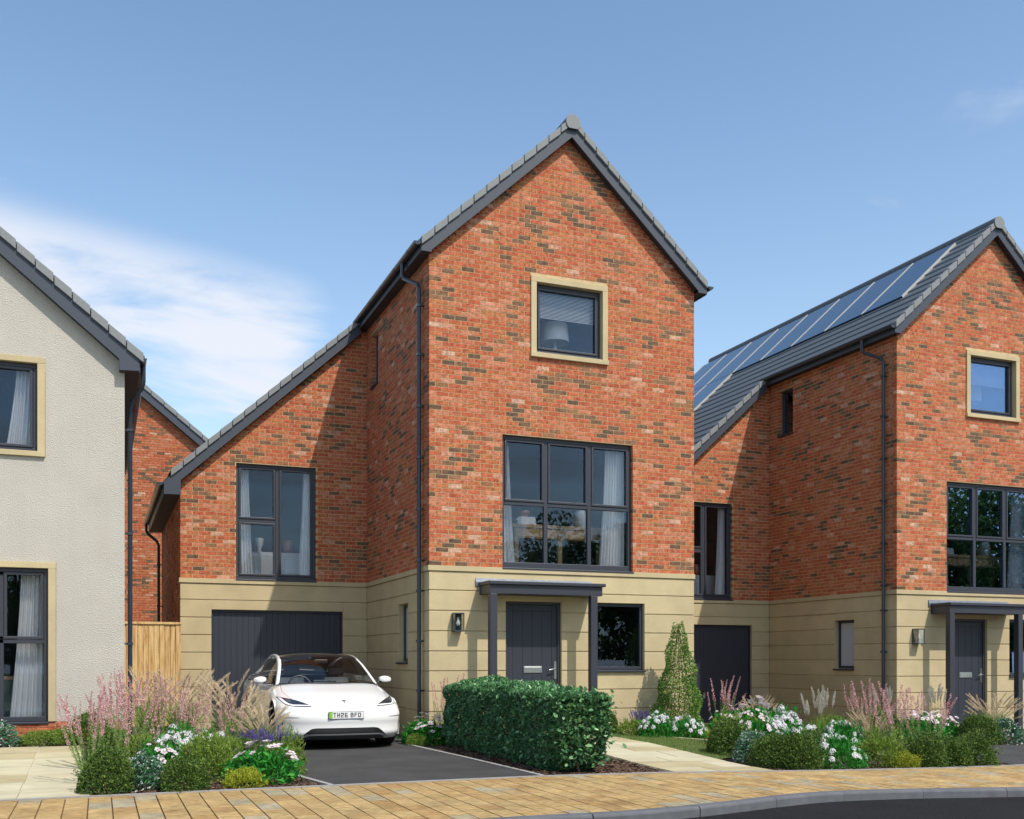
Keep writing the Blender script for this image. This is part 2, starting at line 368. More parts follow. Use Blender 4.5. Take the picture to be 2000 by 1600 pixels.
# ------------------------------------------------------------------ ground level
def ss(a, b, x):
    t = min(max((x - a) / (b - a), 0), 1); return t * t * (3 - 2 * t)
PZ = [(4.5, 0), (6.2, -.023), (7.6, -.066), (9.07, -.105), (10.5, -.134), (12, -.15)]
def street_z(x):
    if x <= PZ[0][0]: return 0.0
    for (a, b), (c, d) in zip(PZ, PZ[1:]):
        if x <= c: return b + (d - b) * (x - a) / (c - a)
    return PZ[-1][1]
def gz(x, y):
    return street_z(x) + .2 * ss(10.7, 16, y) * (1 - ss(-.2, 1.6, x)) + .12 * ss(10.8, 14.5, y) * ss(4.8, 5.8, x) * (1 - ss(10, 12, x))
def sheet(name, x0, x1, y0, y1, nx, ny, dz, mat, inside=None, parent=None):
    P = [[(x, y, gz(x, y) + dz) for x in np.linspace(x0, x1, nx)] for y in np.linspace(y0, y1, ny)]
    m = MB().grid(P)
    o = m.build(name, mat, parent); return o
def poly_sheet(name, poly, dz, mat, parent=None, thick=0.0):
    """a polygon laid on the ground, cut fine enough to follow it"""
    bm = bmesh.new(); vs = [bm.verts.new((x, y, 0)) for x, y in poly]; bm.faces.new(vs)
    xs = [p[0] for p in poly]; ys = [p[1] for p in poly]
    for k in np.arange(math.ceil(min(xs) / .5) * .5, max(xs), .5):
        bmesh.ops.bisect_plane(bm, geom=bm.verts[:] + bm.edges[:] + bm.faces[:], plane_co=(k, 0, 0), plane_no=(1, 0, 0))
    for k in np.arange(math.ceil(min(ys) / .5) * .5, max(ys), .5):
        bmesh.ops.bisect_plane(bm, geom=bm.verts[:] + bm.edges[:] + bm.faces[:], plane_co=(0, k, 0), plane_no=(0, 1, 0))
    for v in bm.verts: v.co.z = gz(v.co.x, v.co.y) + dz
    bmesh.ops.recalc_face_normals(bm, faces=bm.faces)
    for f in bm.faces:
        if f.normal.z < 0: f.normal_flip()
    me = bpy.data.meshes.new(name); bm.to_mesh(me); bm.free()
    return link(name, me, mat, parent)
# ------------------------------------------------------------------ the ground, street and paths
FRONT = 16.136          # building line
def sweep(path, prof, z_fn=None):
    """sweep a (offset to the left, z) profile along an xy path"""
    n = len(path); rows = []
    for i, p in enumerate(path):
        a = Vector(path[max(i - 1, 0)]); b = Vector(path[min(i + 1, n - 1)]); d = (b - a).normalized(); nrm = Vector((-d.y, d.x))
        z0 = z_fn(p[0], p[1]) if z_fn else 0
        rows.append([(p[0] + nrm.x * o, p[1] + nrm.y * o, z0 + z) for o, z in prof])
    m = len(prof); mb = MB(); mb.grid([r + [r[0]] for r in rows], smooth=False)
    mb.add(rows[0], [tuple(range(m))]); mb.add(rows[-1], [tuple(range(m))[::-1]])
    return mb
def catmull(pts, n):
    out = []; P = [pts[0]] + list(pts) + [pts[-1]]
    for i in range(1, len(P) - 2):
        for k in range(n):
            t = k / n; a, b, c, d = (np.array(P[i + j], float) for j in (-1, 0, 1, 2))
            out.append(tuple(.5 * (2 * b + (c - a) * t + (2 * a - 5 * b + 4 * c - d) * t * t + (3 * b - a - 3 * c + d) * t ** 3)))
    out.append(tuple(float(q) for q in pts[-1])); return out
KERB = catmull([(-14, 6.4), (-6, 6.9), (-1, 7.5), (1.6, 7.86), (2.9, 7.97), (4.3, 7.94), (5.3, 8.16), (6.2, 8.45), (6.95, 8.66), (8.05, 8.72), (9.6, 8.59), (11.5, 8.35), (14.5, 7.9), (20, 7.0), (34, 4.5)], 12)
def kerb_y(x):
    for a, b in zip(KERB, KERB[1:]):
        if a[0] <= x <= b[0]: return a[1] + (b[1] - a[1]) * (x - a[0]) / (b[0] - a[0])
    return KERB[0][1] if x < 0 else KERB[-1][1]

def build_ground():
    P = [[(x, y, gz(x, y) - .16) for x in np.linspace(-40, 60, 101)] for y in np.linspace(10.6, 110, 100)]
    tag(MB().grid(P).build('ground', MAT['ground']), kind='structure')
    # road: from the kerb across to the far pavement
    xs = np.linspace(-14, 33, 95)
    P = [[(x, y0 + (kerb_y(x) + .02 - y0) * t, street_z(x) - .09) for x in xs] for y0 in (1.9,) for t in np.linspace(0, 1, 6)]
    tag(MB().grid(P).build('road', MAT['road']), kind='structure')
    P = [[(x, y, street_z(x) - .0) for x in np.linspace(-40, 60, 60)] for y in (-2.2, 1.9)]
    tag(MB().grid(P).build('far_pavement', MAT['paver']), kind='structure')
    P = [[(x, y, street_z(x) - .03) for x in np.linspace(-40, 60, 60)] for y in (-80, -2.2)]
    tag(MB().grid(P).build('field', MAT['ground']), kind='structure')
    # pavement with its pavers
    P = [[(x, kerb_y(x) + (10.69 - kerb_y(x)) * t, gz(x, 10.6) - .016) for x in np.linspace(-6, 22, 120)] for t in np.linspace(0, 1, 4)]
    pav = tag(MB().grid(P).build('pavement', plain('joint_sand', (.15, .085, .03), .95, ns=40, na=.2)), kind='structure')
    meshes = []; r2 = random.Random(3)
    W = .2; tones = [i / 17 for i in range(18)]
    for i, tn in enumerate(tones):
        me = boxes_mesh('paver', [(-.5, .5, -.5, .5, -1, 0)], MAT['paver'], [tn]); meshes.append(me)
    items = []
    for c in range(-26, 110):
        x = -.69 + c * W; y = kerb_y(x + .1) + .015; first = True
        while y < 10.615:
            ln = r2.choice([.2, .3, .3, .4, .4]);
            if first: ln *= r2.uniform(.4, 1); first = False
            if 10.615 - y - ln < .08: ln = 10.615 - y
            ln = min(ln, 10.615 - y)
            items.append((x + W / 2, y + ln / 2, W - .012, ln - .008, r2)); y += ln
    def toner():
        return r2.random() * .16 if r2.random() < .12 else .2 + .75 * r2.random()
    def key(it):
        x, y = it[0], it[1]; d = x * .371 + y * .9286; u = (x * .9286 - y * .371) / d
        return (0 if -.53 < u < .53 and 1.3 / d < .155 else 1, d)
    items.sort(key=key)
    sl = lambda x: math.atan2(street_z(x + .1) - street_z(x - .1), .2)
    for it in items[:300]:
        tn = toner(); o = link('paver', meshes[min(17, int(tn * 18))], None, pav)
        o.location = (it[0], it[1], gz(it[0], 10.6) + r2.uniform(-.0015, .0015)); o.scale = (it[2], it[3], .04); o.rotation_euler = (0, -sl(it[0]), 0)
    B = [(a - w / 2, a + w / 2, b - l / 2, b + l / 2, gz(a, 10.6) - .04, gz(a, 10.6) + r2.uniform(-.0015, .0015)) for a, b, w, l, _ in items[300:]]
    tag(link('paver', boxes_mesh('pavers', B, MAT['paver'], [toner() for _ in B]), None, pav), kind='stuff')
    # kerb stones
    kerb = tag(empty('kerb'), kind='structure')
    acc = 0; seg = [KERB[0]]; k = 0
    pts = KERB; L = [0]
    for a, b in zip(pts, pts[1:]): L.append(L[-1] + math.dist(a, b))
    def at(s):
        i = int(np.searchsorted(L, s)) ; i = min(max(i, 1), len(L) - 1); t = (s - L[i - 1]) / (L[i] - L[i - 1])
        return (pts[i - 1][0] + (pts[i][0] - pts[i - 1][0]) * t, pts[i - 1][1] + (pts[i][1] - pts[i - 1][1]) * t)
    s = 0.35
    while s < L[-1] - 1.1:
        q = [at(s + t * 1.092) for t in (0, .2, .4, .6, .8, 1)]
        if -8 < q[0][0] < 24:
            mb = sweep(q, [(0, -.16), (-.125, -.16), (-.125, -.022), (-.118, -.006), (-.105, .004), (0, .004)], lambda x, y: gz(x, 10.6))
            mb.build('kerb_stone', MAT['kerb'], kerb)
        s += 1.1
    # concrete edging along the back of the pavement, in lengths
    edge = tag(empty('pavement_edging'), kind='structure')
    for i in range(-8, 26):
        x0 = i * .914 + .1; q = [(x0 + .910 * t, 10.628) for t in (0, .5, 1)]
        sweep(q, [(0, -.1), (0, .008), (.055, .008), (.055, -.1)], gz).build('edging_stone', MAT['edging'], edge)
    # driveway
    tag(poly_sheet('driveway', [(2.26, 10.69), (4.62, 10.69), (4.40, 15.3), (4.40, 16.3), (4.9, 16.3), (4.9, 20.4), (1.45, 20.4), (1.45, 16.3), (2.05, 16.3), (2.10, 11.6)], .0, MAT['tarmac']), kind='structure')
    dre = tag(empty('driveway_edging'), kind='structure')
    for line in ([(2.24, 10.69), (2.09, 11.55), (2.03, 13.2), (2.02, 14.6), (2.02, 16.2)], [(4.64, 10.69), (4.60, 11.8), (4.545, 13.2), (4.47, 14.4), (4.42, 15.6)]):
        for a, b in zip(line, line[1:]):
            n = max(1, round(math.dist(a, b) / .9))
            for k in range(n):
                p = [(a[0] + (b[0] - a[0]) * (k + t) / n, a[1] + (b[1] - a[1]) * (k + t) / n) for t in (0.003, .5, .997)]
                sweep(p, [(-.028, -.1), (-.028, .012), (.028, .012), (.028, -.1)], gz).build('edging_stone', MAT['edging'], dre)
    tag(poly_sheet('neighbour_driveway', [(11.85, 10.69), (14.6, 10.69), (14.6, 13.4), (11.85, 13.4)], .0, MAT['tarmac']), kind='structure')
    # planting beds
    for nm, poly in (('planting_bed', [(-.06, 10.69), (2.22, 10.69), (2.07, 11.6), (2.0, 16.3), (1.4, 20.3), (-.3, 20.3), (-.25, 14.7)]),
                     ('planting_bed', [(-6, 14.75), (-.25, 14.75), (-.3, 16.3), (-6, 16.3)]),
                     ('planting_bed', [(4.66, 10.69), (6.33, 10.69), (6.33, 16.2), (4.45, 16.2)]),
                     ('planting_bed', [(7.78, 10.69), (11.83, 10.69), (11.83, 13.42), (14.62, 13.42), (14.62, 10.69), (22, 10.69), (22, 16.25), (14.7, 16.3), (14.7, 20.4), (10.0, 20.4), (10.0, 16.2), (7.78, 16.2)])):
        tag(poly_sheet(nm, poly, -.02, MAT['soil']), kind='structure')
    # bark chips where the beds show
    n = 0; co = []; r3 = np.random.default_rng(5)
    def chips(x0, x1, y0, y1, N):
        xs = r3.uniform(x0, x1, N); ys = r3.uniform(y0, y1, N); return list(zip(xs, ys))
    pts = chips(-.05, 2.15, 10.70, 11.5, 3600) + chips(4.70, 5.0, 10.75, 15.4, 2200) + chips(5.5, 6.32, 10.70, 12.6, 4200) + chips(5.0, 5.6, 10.70, 10.9, 500) + chips(7.8, 11.8, 10.7, 11.1, 1500)
    V = []
    for x, y in pts:
        l = r3.uniform(.010, .026); w = r3.uniform(.003, .008); a = r3.uniform(0, math.pi); t = r3.uniform(-.6, .6); z = gz(x, y) - .012 + r3.uniform(0, .016)
        ca, sa = math.cos(a), math.sin(a); dz = l * math.sin(t) * .6; tw = r3.uniform(-.004, .004)
        V += [(x - ca * l - sa * w, y - sa * l + ca * w, z - dz + tw), (x - ca * l + sa * w, y - sa * l - ca * w, z - dz - tw), (x + ca * l + sa * w, y + sa * l - ca * w, z + dz - tw), (x + ca * l - sa * w, y + sa * l + ca * w, z + dz + tw)]
    F = np.arange(len(V)).reshape(-1, 4)
    tag(link('bark_mulch', np_mesh('bark_mulch', V, F, MAT['bark'], r3.random(len(F)))), kind='stuff', label='brown bark chips spread over the planting beds', cat='mulch')
    # stone slab paths
    def slabs(name, xs_rows, y_rows, clip=None):
        base = tag(empty(name), kind='structure'); rr = random.Random(5)
        for (y0, y1), xs in zip(y_rows, xs_rows):
            for x0, x1 in zip(xs, xs[1:]):
                P = []; z = rr.uniform(-.002, .002); g = .008
                poly = [(x0 + g, y0 + g), (x1 - g, y0 + g), (x1 - g, y1 - g), (x0 + g, y1 - g)]
                top = [(a, b, gz(a, b) + .009 + z) for a, b in poly]; bot = [(a, b, gz(a, b) - .05) for a, b in poly]
                co = bot + top; f = [(4, 5, 6, 7), (0, 1, 5, 4), (1, 2, 6, 5), (2, 3, 7, 6), (3, 0, 4, 7)]
                me = np_mesh('slab', co, f, MAT['slab'], [rr.random()] * 5); o = link('paving_slab', me, None, base)
        return base
    rows = [(10.69 + i * .58, 10.69 + (i + 1) * .58) for i in range(7)]
    jl = [[-5.4, -4.5, -3.6, -2.6, -1.7, -.71, -.07 - .02 * i] if i % 2 == 0 else [-5.4, -4.2, -3.1, -2.2, -1.3, -.72, -.07 - .03 * i] for i in range(7)]
    slabs('front_path', jl, rows)
    rows = [(10.69, 11.15), (11.15, 11.75), (11.75, 12.2), (12.2, 12.8), (12.8, 13.3), (13.3, 13.9), (13.9, 14.5), (14.5, 15.1), (15.1, 15.6), (15.6, 16.1)]
    jr = [[6.34, 7.1, 7.78], [6.34, 7.35, 7.78], [6.34, 6.95, 7.78], [6.34, 7.3, 7.78], [6.34, 7.0, 7.78]] * 2
    jr[0] = [6.34, 7.0, 7.78]
    slabs('door_path', jr, rows)
    tag(poly_sheet('path_bed', [(-5.45, 10.69), (-.06, 10.69), (-.22, 14.75), (-5.45, 14.75)], -.003, MAT['joint']), kind='structure')
    tag(poly_sheet('door_path_bed', [(6.335, 10.69), (7.785, 10.69), (7.785, 16.12), (6.335, 16.12)], -.003, MAT['joint']), kind='structure')
    # small lawn wedge
    LW = [(7.80, 15.5), (7.80, 12.0), (9.05, 12.6), (9.06, 14.12), (8.24, 15.80)]
    tag(poly_sheet('lawn', LW, .0, MAT['lawn_base']), kind='structure')
    e = [(8.20, 15.9), (8.52, 15.2), (8.80, 14.65), (9.08, 14.1)]
    sweep(e, [(-.035, -.06), (-.035, .02), (.035, .02), (.035, -.06)], gz).build('lawn_edging', MAT['cream_edge'], tag(empty('lawn_border'), kind='structure'))
    def inside(x, y):
        c = False
        for (ax, ay), (bx, by) in zip(LW, LW[1:] + LW[:1]):
            if (ay > y) != (by > y) and x < (bx - ax) * (y - ay) / (by - ay) + ax: c = not c
        return c
    V = []; r4 = np.random.default_rng(2)
    while len(V) < 3 * 14000:
        x, y = r4.uniform(7.8, 9.06), r4.uniform(12.0, 15.8)
        if not inside(x, y): continue
        h = r4.uniform(.018, .04); a = r4.uniform(0, 6.28); w = .0028; lx, ly = r4.normal(0, .010, 2); z = gz(x, y)
        V += [(x - math.cos(a) * w, y - math.sin(a) * w, z), (x + math.cos(a) * w, y + math.sin(a) * w, z), (x + lx, y + ly, z + h)]
    F = np.arange(len(V)).reshape(-1, 3)
    tag(link('grass', np_mesh('grass', V, F, MAT['grass'], r4.random(len(F)), nv=3)), kind='stuff', label='short green grass of the lawn wedge beside the stone path', cat='grass')
build_ground()

# ------------------------------------------------------------------ brick houses
BL, BH = .225, .075
def brick_rows(u0, u1, z0, z1, holes, top=None, start=0.0, seed=1):
    """brick cells (ua, ub, za, zb) of a stretcher-bond wall; top(u) is the underside of the roof"""
    out = []; rr = random.Random(seed); n = int(round((z1 - z0) / BH))
    for i in range(n):
        za = z0 + i * BH; zb = za + BH - .0115
        spans = [(u0, u1)]
        for h0, h1, hz0, hz1 in holes:
            if zb > hz0 + .01 and za < hz1 - .01:
                ns = []
                for a, b in spans:
                    if h1 <= a or h0 >= b: ns.append((a, b)); continue
                    if a < h0: ns.append((a, h0))
                    if h1 < b: ns.append((h1, b))
                spans = ns
        for a, b in spans:
            k = math.floor((a - u0 - start) / BL) - 1
            while True:
                x0 = u0 + start + k * BL + (BL / 2 if i % 2 else 0); x1 = x0 + BL - .011; k += 1
                if x0 >= b - .02: break
                c0, c1 = max(x0, a), min(x1, b)
                if b - c1 < .012: c1 = b
                if c1 - c0 < .025: continue
                if top is not None:
                    if top(c0) < za + .01 and top(c1) < za + .01: continue
                    zt = min(zb, max(top(c0), top(c1)))
                else: zt = zb
                out.append((c0, c1, za, zt, i, k))
    return out
def brick_tone(i, k, rr):
    """dark and pale bricks come in loose diagonal runs"""
    s = math.sin(i * .55 + k * 1.1) + math.sin(i * .31 - k * .62 + 2) + .5 * math.sin(k * 2.3 + i * 1.9)
    r = rr.random()
    if r < .16 + .125 * s: return rr.uniform(0, .20)
    if r > .965: return rr.uniform(.94, 1)
    return rr.uniform(.22, .93)
BRICK_ME = []
def brick_mesh(t):
    if not BRICK_ME:
        for i in range(24): BRICK_ME.append(boxes_mesh('brick', [(0, 1, 0, 1, 0, 1)], MAT['brick'], [i / 23]))
    return BRICK_ME[min(23, max(0, int(t * 24)))]
def cam_size(p):
    d = p[0] * .3712 + p[1] * .9286
    u = (p[0] * .9286 - p[1] * .3712) / max(d, .1)
    return 1 / d if abs(u) < .495 else 0
def lay_bricks(cells, root, origin, limit=300, seed=2):
    """cells: (x0,x1,y0,y1,z0,z1,tone,weight); the ones that show largest become parts, the rest one part"""
    cells = sorted(cells, key=lambda c: -c[7] * cam_size((origin[0] + c[0], origin[1] + c[2])))
    for c in cells[:limit]:
        o = link('brick', brick_mesh(c[6]), None, root)
        o.location = (c[0], c[2], c[4]); o.scale = (c[1] - c[0], c[3] - c[2], c[5] - c[4])
    rest = cells[limit:]
    if rest:
        o = link('brick', boxes_mesh('bricks', [c[:6] for c in rest], MAT['brick'], [c[6] for c in rest]), None, root)
        o['kind'] = 'stuff'
def wall_backing(mb, M, outline_top, u0, u1, z0, z1, holes, w0, w1):
    """flat backing behind the bricks as boxes, cut round the openings; gable part as one prism"""
    holes = [(a - .003, b + .003, c - .003, d + .003) for a, b, c, d in holes]
    us = sorted({u0, u1, *[h for a, b, c, d in holes for h in (a, b)]}); zs = sorted({z0, z1, *[h for a, b, c, d in holes for h in (c, d)]})
    us = [u for u in us if u0 <= u <= u1]; zs = [z for z in zs if z0 <= z <= z1]
    for a, b in zip(us, us[1:]):
        run = None
        for c, d in zip(zs, zs[1:]):
            hole = any(h0 < (a + b) / 2 < h1 and g0 < (c + d) / 2 < g1 for h0, h1, g0, g1 in holes)
            if hole:
                if run: mb.box(*M(a, b, w0, w1, run[0], run[1])); run = None
            else: run = (run[0], d) if run else (c, d)
        if run: mb.box(*M(a, b, w0, w1, run[0], run[1]))
MF = lambda y: (lambda u0, u1, w0, w1, z0, z1: (u0, u1, y + w0, y + w1, z0, z1))      # wall facing -y
MS = lambda x: (lambda u0, u1, w0, w1, z0, z1: (x + w0, x + w1, u0, u1, z0, z1))      # wall facing -x

def make_window(root, M, u0, u1, z0, z1, cols, transoms, sash, setb=.075, sill=.0, name='window', f=.055, fz=.055):
    """frame with mullions and transoms, a casement round some panes, each pane its own sub-part"""
    w0, w1 = setb, setb + .07; mb = MB(); u0 += .002; u1 -= .002; z1 -= .002
    mb.box(*M(u0, u1, w0, w1, z0, z0 + fz)); mb.box(*M(u0, u1, w0, w1, z1 - f, z1))
    mb.box(*M(u0, u0 + f, w0, w1, z0 + fz, z1 - f)); mb.box(*M(u1 - f, u1, w0, w1, z0 + fz, z1 - f))
    us = [u0] + cols + [u1]; mw = .035
    for c in cols: mb.box(*M(c - mw, c + mw, w0, w1, z0 + fz, z1 - f))
    panes = []
    for ci, (a, b) in enumerate(zip(us, us[1:])):
        la = a + (f if ci == 0 else mw); lb = b - (f if ci == len(us) - 2 else mw)
        zs = [z0 + fz] + [z for z in transoms[ci]] + [z1 - f]
        for k, z in enumerate(transoms[ci]): mb.box(*M(la, lb, w0, w1, z - .03, z + .03))
        for k, (p, q) in enumerate(zip(zs, zs[1:])):
            panes.append((la, lb, p + (.03 if k else 0), q - (.03 if k < len(zs) - 2 else 0), sash[ci][k]))
    sb = []
    for la, lb, p, q, s in panes:
        if s:
            e = .042; y0, y1 = w0 - .014, w0 + .05
            mb.box(*M(la + .004, lb - .004, y0, y1, p + .004, p + e)); mb.box(*M(la + .004, lb - .004, y0, y1, q - e, q - .004))
            mb.box(*M(la + .004, la + e, y0, y1, p + e, q - e)); mb.box(*M(lb - e, lb - .004, y0, y1, p + e, q - e))
            sb.append((la + e - .002, lb - e + .002, p + e - .002, q - e + .002))
        else: sb.append((la - .002, lb + .002, p - .002, q + .002))
    fr = mb.build(name, MAT['frame'], root, bevel=.005)
    for a, b, p, q in sb:
        MB().box(*M(a, b, w0 + .030, w0 + .034, p, q)).build('pane', MAT['glass'], fr)
    if sill:
        s = MB(); s.box(*M(u0 - .012, u1 + .012, -sill, setb + .03, z0 - .035, z0 - .003)); s.build('sill', MAT['frame'], fr, bevel=.006)
    return fr
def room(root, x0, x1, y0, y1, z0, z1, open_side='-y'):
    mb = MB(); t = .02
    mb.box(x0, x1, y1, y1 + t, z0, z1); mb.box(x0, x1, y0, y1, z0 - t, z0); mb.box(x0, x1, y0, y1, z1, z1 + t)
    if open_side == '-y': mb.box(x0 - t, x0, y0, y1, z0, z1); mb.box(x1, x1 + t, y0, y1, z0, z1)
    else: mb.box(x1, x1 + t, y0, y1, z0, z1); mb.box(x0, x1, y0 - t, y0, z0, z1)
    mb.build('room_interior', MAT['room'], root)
def half_gutter(root, a, b, r=.058, brackets=6):
    """half round gutter from a to b (both along y) with stop ends and brackets"""
    (x, y0, z), y1 = a, b; P = []
    for y in (y0, y1):
        P.append([(x + r * math.cos(t), y, z + r * math.sin(t)) for t in np.linspace(-math.pi, 0, 11)])
    mb = MB(); mb.grid(P); mb.grid([[(p[0] * 1 + (x - p[0]) * .07, p[1], p[2] + .003) for p in row] for row in P])
    for y in (y0, y1): mb.prism([(x + r * math.cos(t), z + r * math.sin(t)) for t in np.linspace(-math.pi, 0, 11)], 'y', y - .004, y + .004)
    g = mb.build('gutter', MAT['pipe'], root)
    for k in range(brackets):
        y = y0 + (y1 - y0) * (k + .5) / brackets; bk = MB()
        bk.grid([[(x + (r + .006) * math.cos(t), yy, z + (r + .006) * math.sin(t)) for t in np.linspace(-math.pi, 0, 9)] for yy in (y - .012, y + .012)])
        bk.build('bracket', MAT['pipe'], g)
    return g
def downpipe(root, pts, clips, off):
    d = MB().tube(pts, .034, 12).build('downpipe', MAT['pipe'], root)
    x, y = pts[-1][0], pts[-1][1]
    for z in clips:
        b = MB(); b.box(x - .042, x + .042, y - .042, y + .042, z - .02, z + .02); b.box(x + min(off[0], 0), x + max(off[0], 0) + .001, y + min(off[1], 0) - .012, y + max(off[1], 0) + .012, z - .012, z + .012)
        b.build('bracket', MAT['pipe'], d)
    return d

SLOPE = .915; APZ = 10.53; APU = 2.5; CX = .2235      # tile plane of the gable roof
roof_z = lambda x: APZ - SLOPE * abs(x - APU)
def tile_courses(parent, side, y0, y1, k0, k1, apu=APU, apz=APZ, slope=SLOPE, cx=CX, mat=None):
    """courses k0..k1 counted from the ridge; side -1 left slope, +1 right slope"""
    for k in range(k0, k1):
        xa = apu + side * cx * k; xb = apu + side * cx * (k + 1.06)
        za = apz - slope * cx * k; zb = apz - slope * cx * (k + 1.06)
        poly = [(xa, za + .004), (xb, zb + .036), (xb, zb - .004), (xa, za - .022)]
        MB().prism(poly, 'y', y0, y1).build('tile_course', mat or MAT['tile'], parent)
def verge_tiles(parent, side, y0, y1, k0, k1, apu=APU, apz=APZ, slope=SLOPE, cx=CX, drop=.115, mat=None):
    for k in range(k0, k1):
        g = .006
        xa = apu + side * (cx * k + g); xb = apu + side * (cx * (k + 1.0) - g)
        za = apz - slope * (cx * k + g); zb = apz - slope * (cx * (k + 1.0) - g)
        poly = [(xa, za + .022), (xb, zb + .040), (xb, zb - drop + .028), (xa, za - drop + .012)]
        MB().prism(poly, 'y', y0, y1).build('verge_tile', mat or MAT['verge'], parent, bevel=.006)
def ridge_tiles(parent, y0, y1, apu=APU, apz=APZ, r=.135, n=None, mat=None):
    n = n or max(1, round((y1 - y0) / .45)); st = (y1 - y0) / n
    for k in range(n):
        a, b = y0 + k * st + .004, y0 + (k + 1) * st - .004; zc = apz - .075
        arc = lambda rr: [(apu + rr * math.cos(t), zc + rr * math.sin(t)) for t in np.linspace(-.35, math.pi + .35, 15)]
        MB().prism(arc(r) + arc(r - .02)[::-1], 'y', a, b).build('ridge_tile', mat or MAT['tile'], parent)

def make_brick_house():
    root = empty('brick_house', (4.995, FRONT, 0))
    O = (4.995, FRONT)
    G = 4.213      # garage wall setback
    XL = -3.575
    DEPTH = 10.35
    h3 = (1.796, 3.245, 6.442, 7.819); h2 = (1.284, 3.749, 2.862, 5.09); hd = (1.344, 2.371, .12, 2.296); h1 = (2.985, 3.985, 1.13, 2.302)
    hs1 = (1.254, 1.87, 1.27, 2.30); hs2 = (3.31, 3.84, 6.67, 7.71); hg = (-2.554, -1.023, 2.866, 5.09); hgd = (-3.009, -.482, 0, 2.268)
    ZB = 2.852
    under = lambda u: 10.223 - SLOPE * abs(u - APU) + .10
    cells = []
    rr = random.Random(4)
    for c0, c1, za, zb, i, k in brick_rows(0, 5.0, ZB, 10.35, [h3, h2], under): cells.append((c0, c1, 0, .1, za + .005, zb + .005, brick_tone(i, k, rr), 1.0))
    for c0, c1, za, zb, i, k in brick_rows(.104, 4.212, ZB, 8.05, [hs2], None, start=.11): cells.append((0, .1, c0, c1, za + .005, zb + .005, brick_tone(i, k + 40, rr), .5))
    for c0, c1, za, zb, i, k in brick_rows(XL, -.0, ZB, 8.0, [hg], under): cells.append((c0, c1, G, G + .1, za + .005, zb + .005, brick_tone(i, k + 90, rr), .98))
    for c0, c1, za, zb, i, k in brick_rows(G + .104, DEPTH, .0, 4.5, [], None): cells.append((XL, XL + .1, c0, c1, za + .005, zb + .005, brick_tone(i, k + 140, rr), .3))
    lay_bricks(cells, root, O)
    # mortar backing, one part per wall
    T0, T1 = .004, .15
    w = MB(); wall_backing(w, MF(0), None, .01, 5.0, ZB, 7.86, [h3, h2], T0, T1)
    w.prism([(.01, 7.86), (5.0, 7.86), (5.0, 7.90), (APU, 10.21), (.01, 7.90)], 'y', T0, T1); w.build('gable_wall', MAT['mortar'], root)
    w = MB(); wall_backing(w, MS(0), None, .15, G, ZB, 7.95, [hs2], T0, T1); w.build('side_wall', MAT['mortar'], root)
    w = MB(); wall_backing(w, MF(G), None, XL + .01, .0, ZB, 4.62, [hg], T0, T1)
    w.prism([(hg[1], 4.62), (.3, 4.62), (.3, 7.9), (0, 7.9), (hg[1], 6.98)], 'y', G + T0, G + T1)
    w.prism([(hg[0], 5.09), (hg[1], 5.09), (hg[1], 6.98), (hg[0], 5.6)], 'y', G + T0, G + T1)
    w.prism([(XL + .01, 4.62), (hg[0], 4.62), (hg[0], 5.6)], 'y', G + T0, G + T1); w.build('garage_wall', MAT['mortar'], root)
    w = MB(); w.box(XL + .01, XL + .15, G + .15, DEPTH, 0, 4.55); w.box(4.86, 4.99, .15, DEPTH, 0, 7.95); w.box(XL + .15, 4.86, DEPTH - .15, DEPTH, 0, 4.6); w.box(0, 4.86, DEPTH - .15, DEPTH, 4.6, 7.95)
    w.build('rear_wall', MAT['mortar'], root)
    # cast stone ground storey: a course at a time on a recessed backing
    zj = [-.2, .125, .458, .795, 1.127, 1.453, 1.784, 2.117, 2.451, 2.764]
    def courses(M, u0, u1, holes, back_w0=.018):
        for a, b in zip(zj, zj[1:]):
            za, zb = a + .008, b - .008; runs = []; last = None
            def put(p, q, lo, hi):
                nonlocal last
                if last is None or abs(last - p) > 1e-6: runs.append(MB())
                runs[-1].box(*M(p, q, 0, .12, lo, hi)); last = q
            spans = [(u0, u1, za, zb)]
            hs = [h for h in holes if h[3] > za and h[2] < zb]
            us = sorted({u0, u1, *[q for h in hs for q in h[:2] if u0 < q < u1]})
            for p, q in zip(us, us[1:]):
                lo, hi = za, zb; hit = [h for h in hs if h[0] < (p + q) / 2 < h[1]]
                if hit:
                    h = hit[0]
                    if h[2] > za + .02: put(p, q, za, min(zb, h[2]))
                    elif h[3] < zb - .02: put(p, q, max(za, h[3]), zb)
                else: put(p, q, za, zb)
            for mb in runs: mb.build('stone_course', MAT['stone'], root, bevel=.006, merge=1e-5)
        mb = MB(); wall_backing(mb, M, None, u0 + .02, u1, zj[0], ZB - .01, [h for h in holes], back_w0, .13); mb.build('stone_backing', MAT['stone'], root)
    courses(MF(0), 0, 5.0, [hd, h1]); courses(MS(0), .122, G, [hs1]); courses(MF(G), XL, -.0, [hgd])
    c = MB(); c.prism([(-.022, -.022), (5.012, -.022), (5.012, .1), (.1, .1), (.1, G - .022), (-.022, G - .022)], 'z', 2.768, 2.853); c.build('stone_cap', MAT['stone'], root, bevel=.004)
    c = MB(); c.box(XL - .022, -.022, G - .022, G + .1, 2.768, 2.853); c.build('stone_cap', MAT['stone'], root, bevel=.004)
    # stone surround of the top window
    a, b, p, q = h3
    sr = MB(); sr.box(a, b, -.03, .16, 7.722, q); sr.build('window_lintel', MAT['stone'], root, bevel=.004)
    MB().box(a - .01, b + .01, -.055, .16, p, 6.522).build('window_sill', MAT['stone'], root, bevel=.006)
    MB().box(a, a + .10, -.03, .16, 6.523, 7.721).build('window_jamb', MAT['stone'], root, bevel=.004)
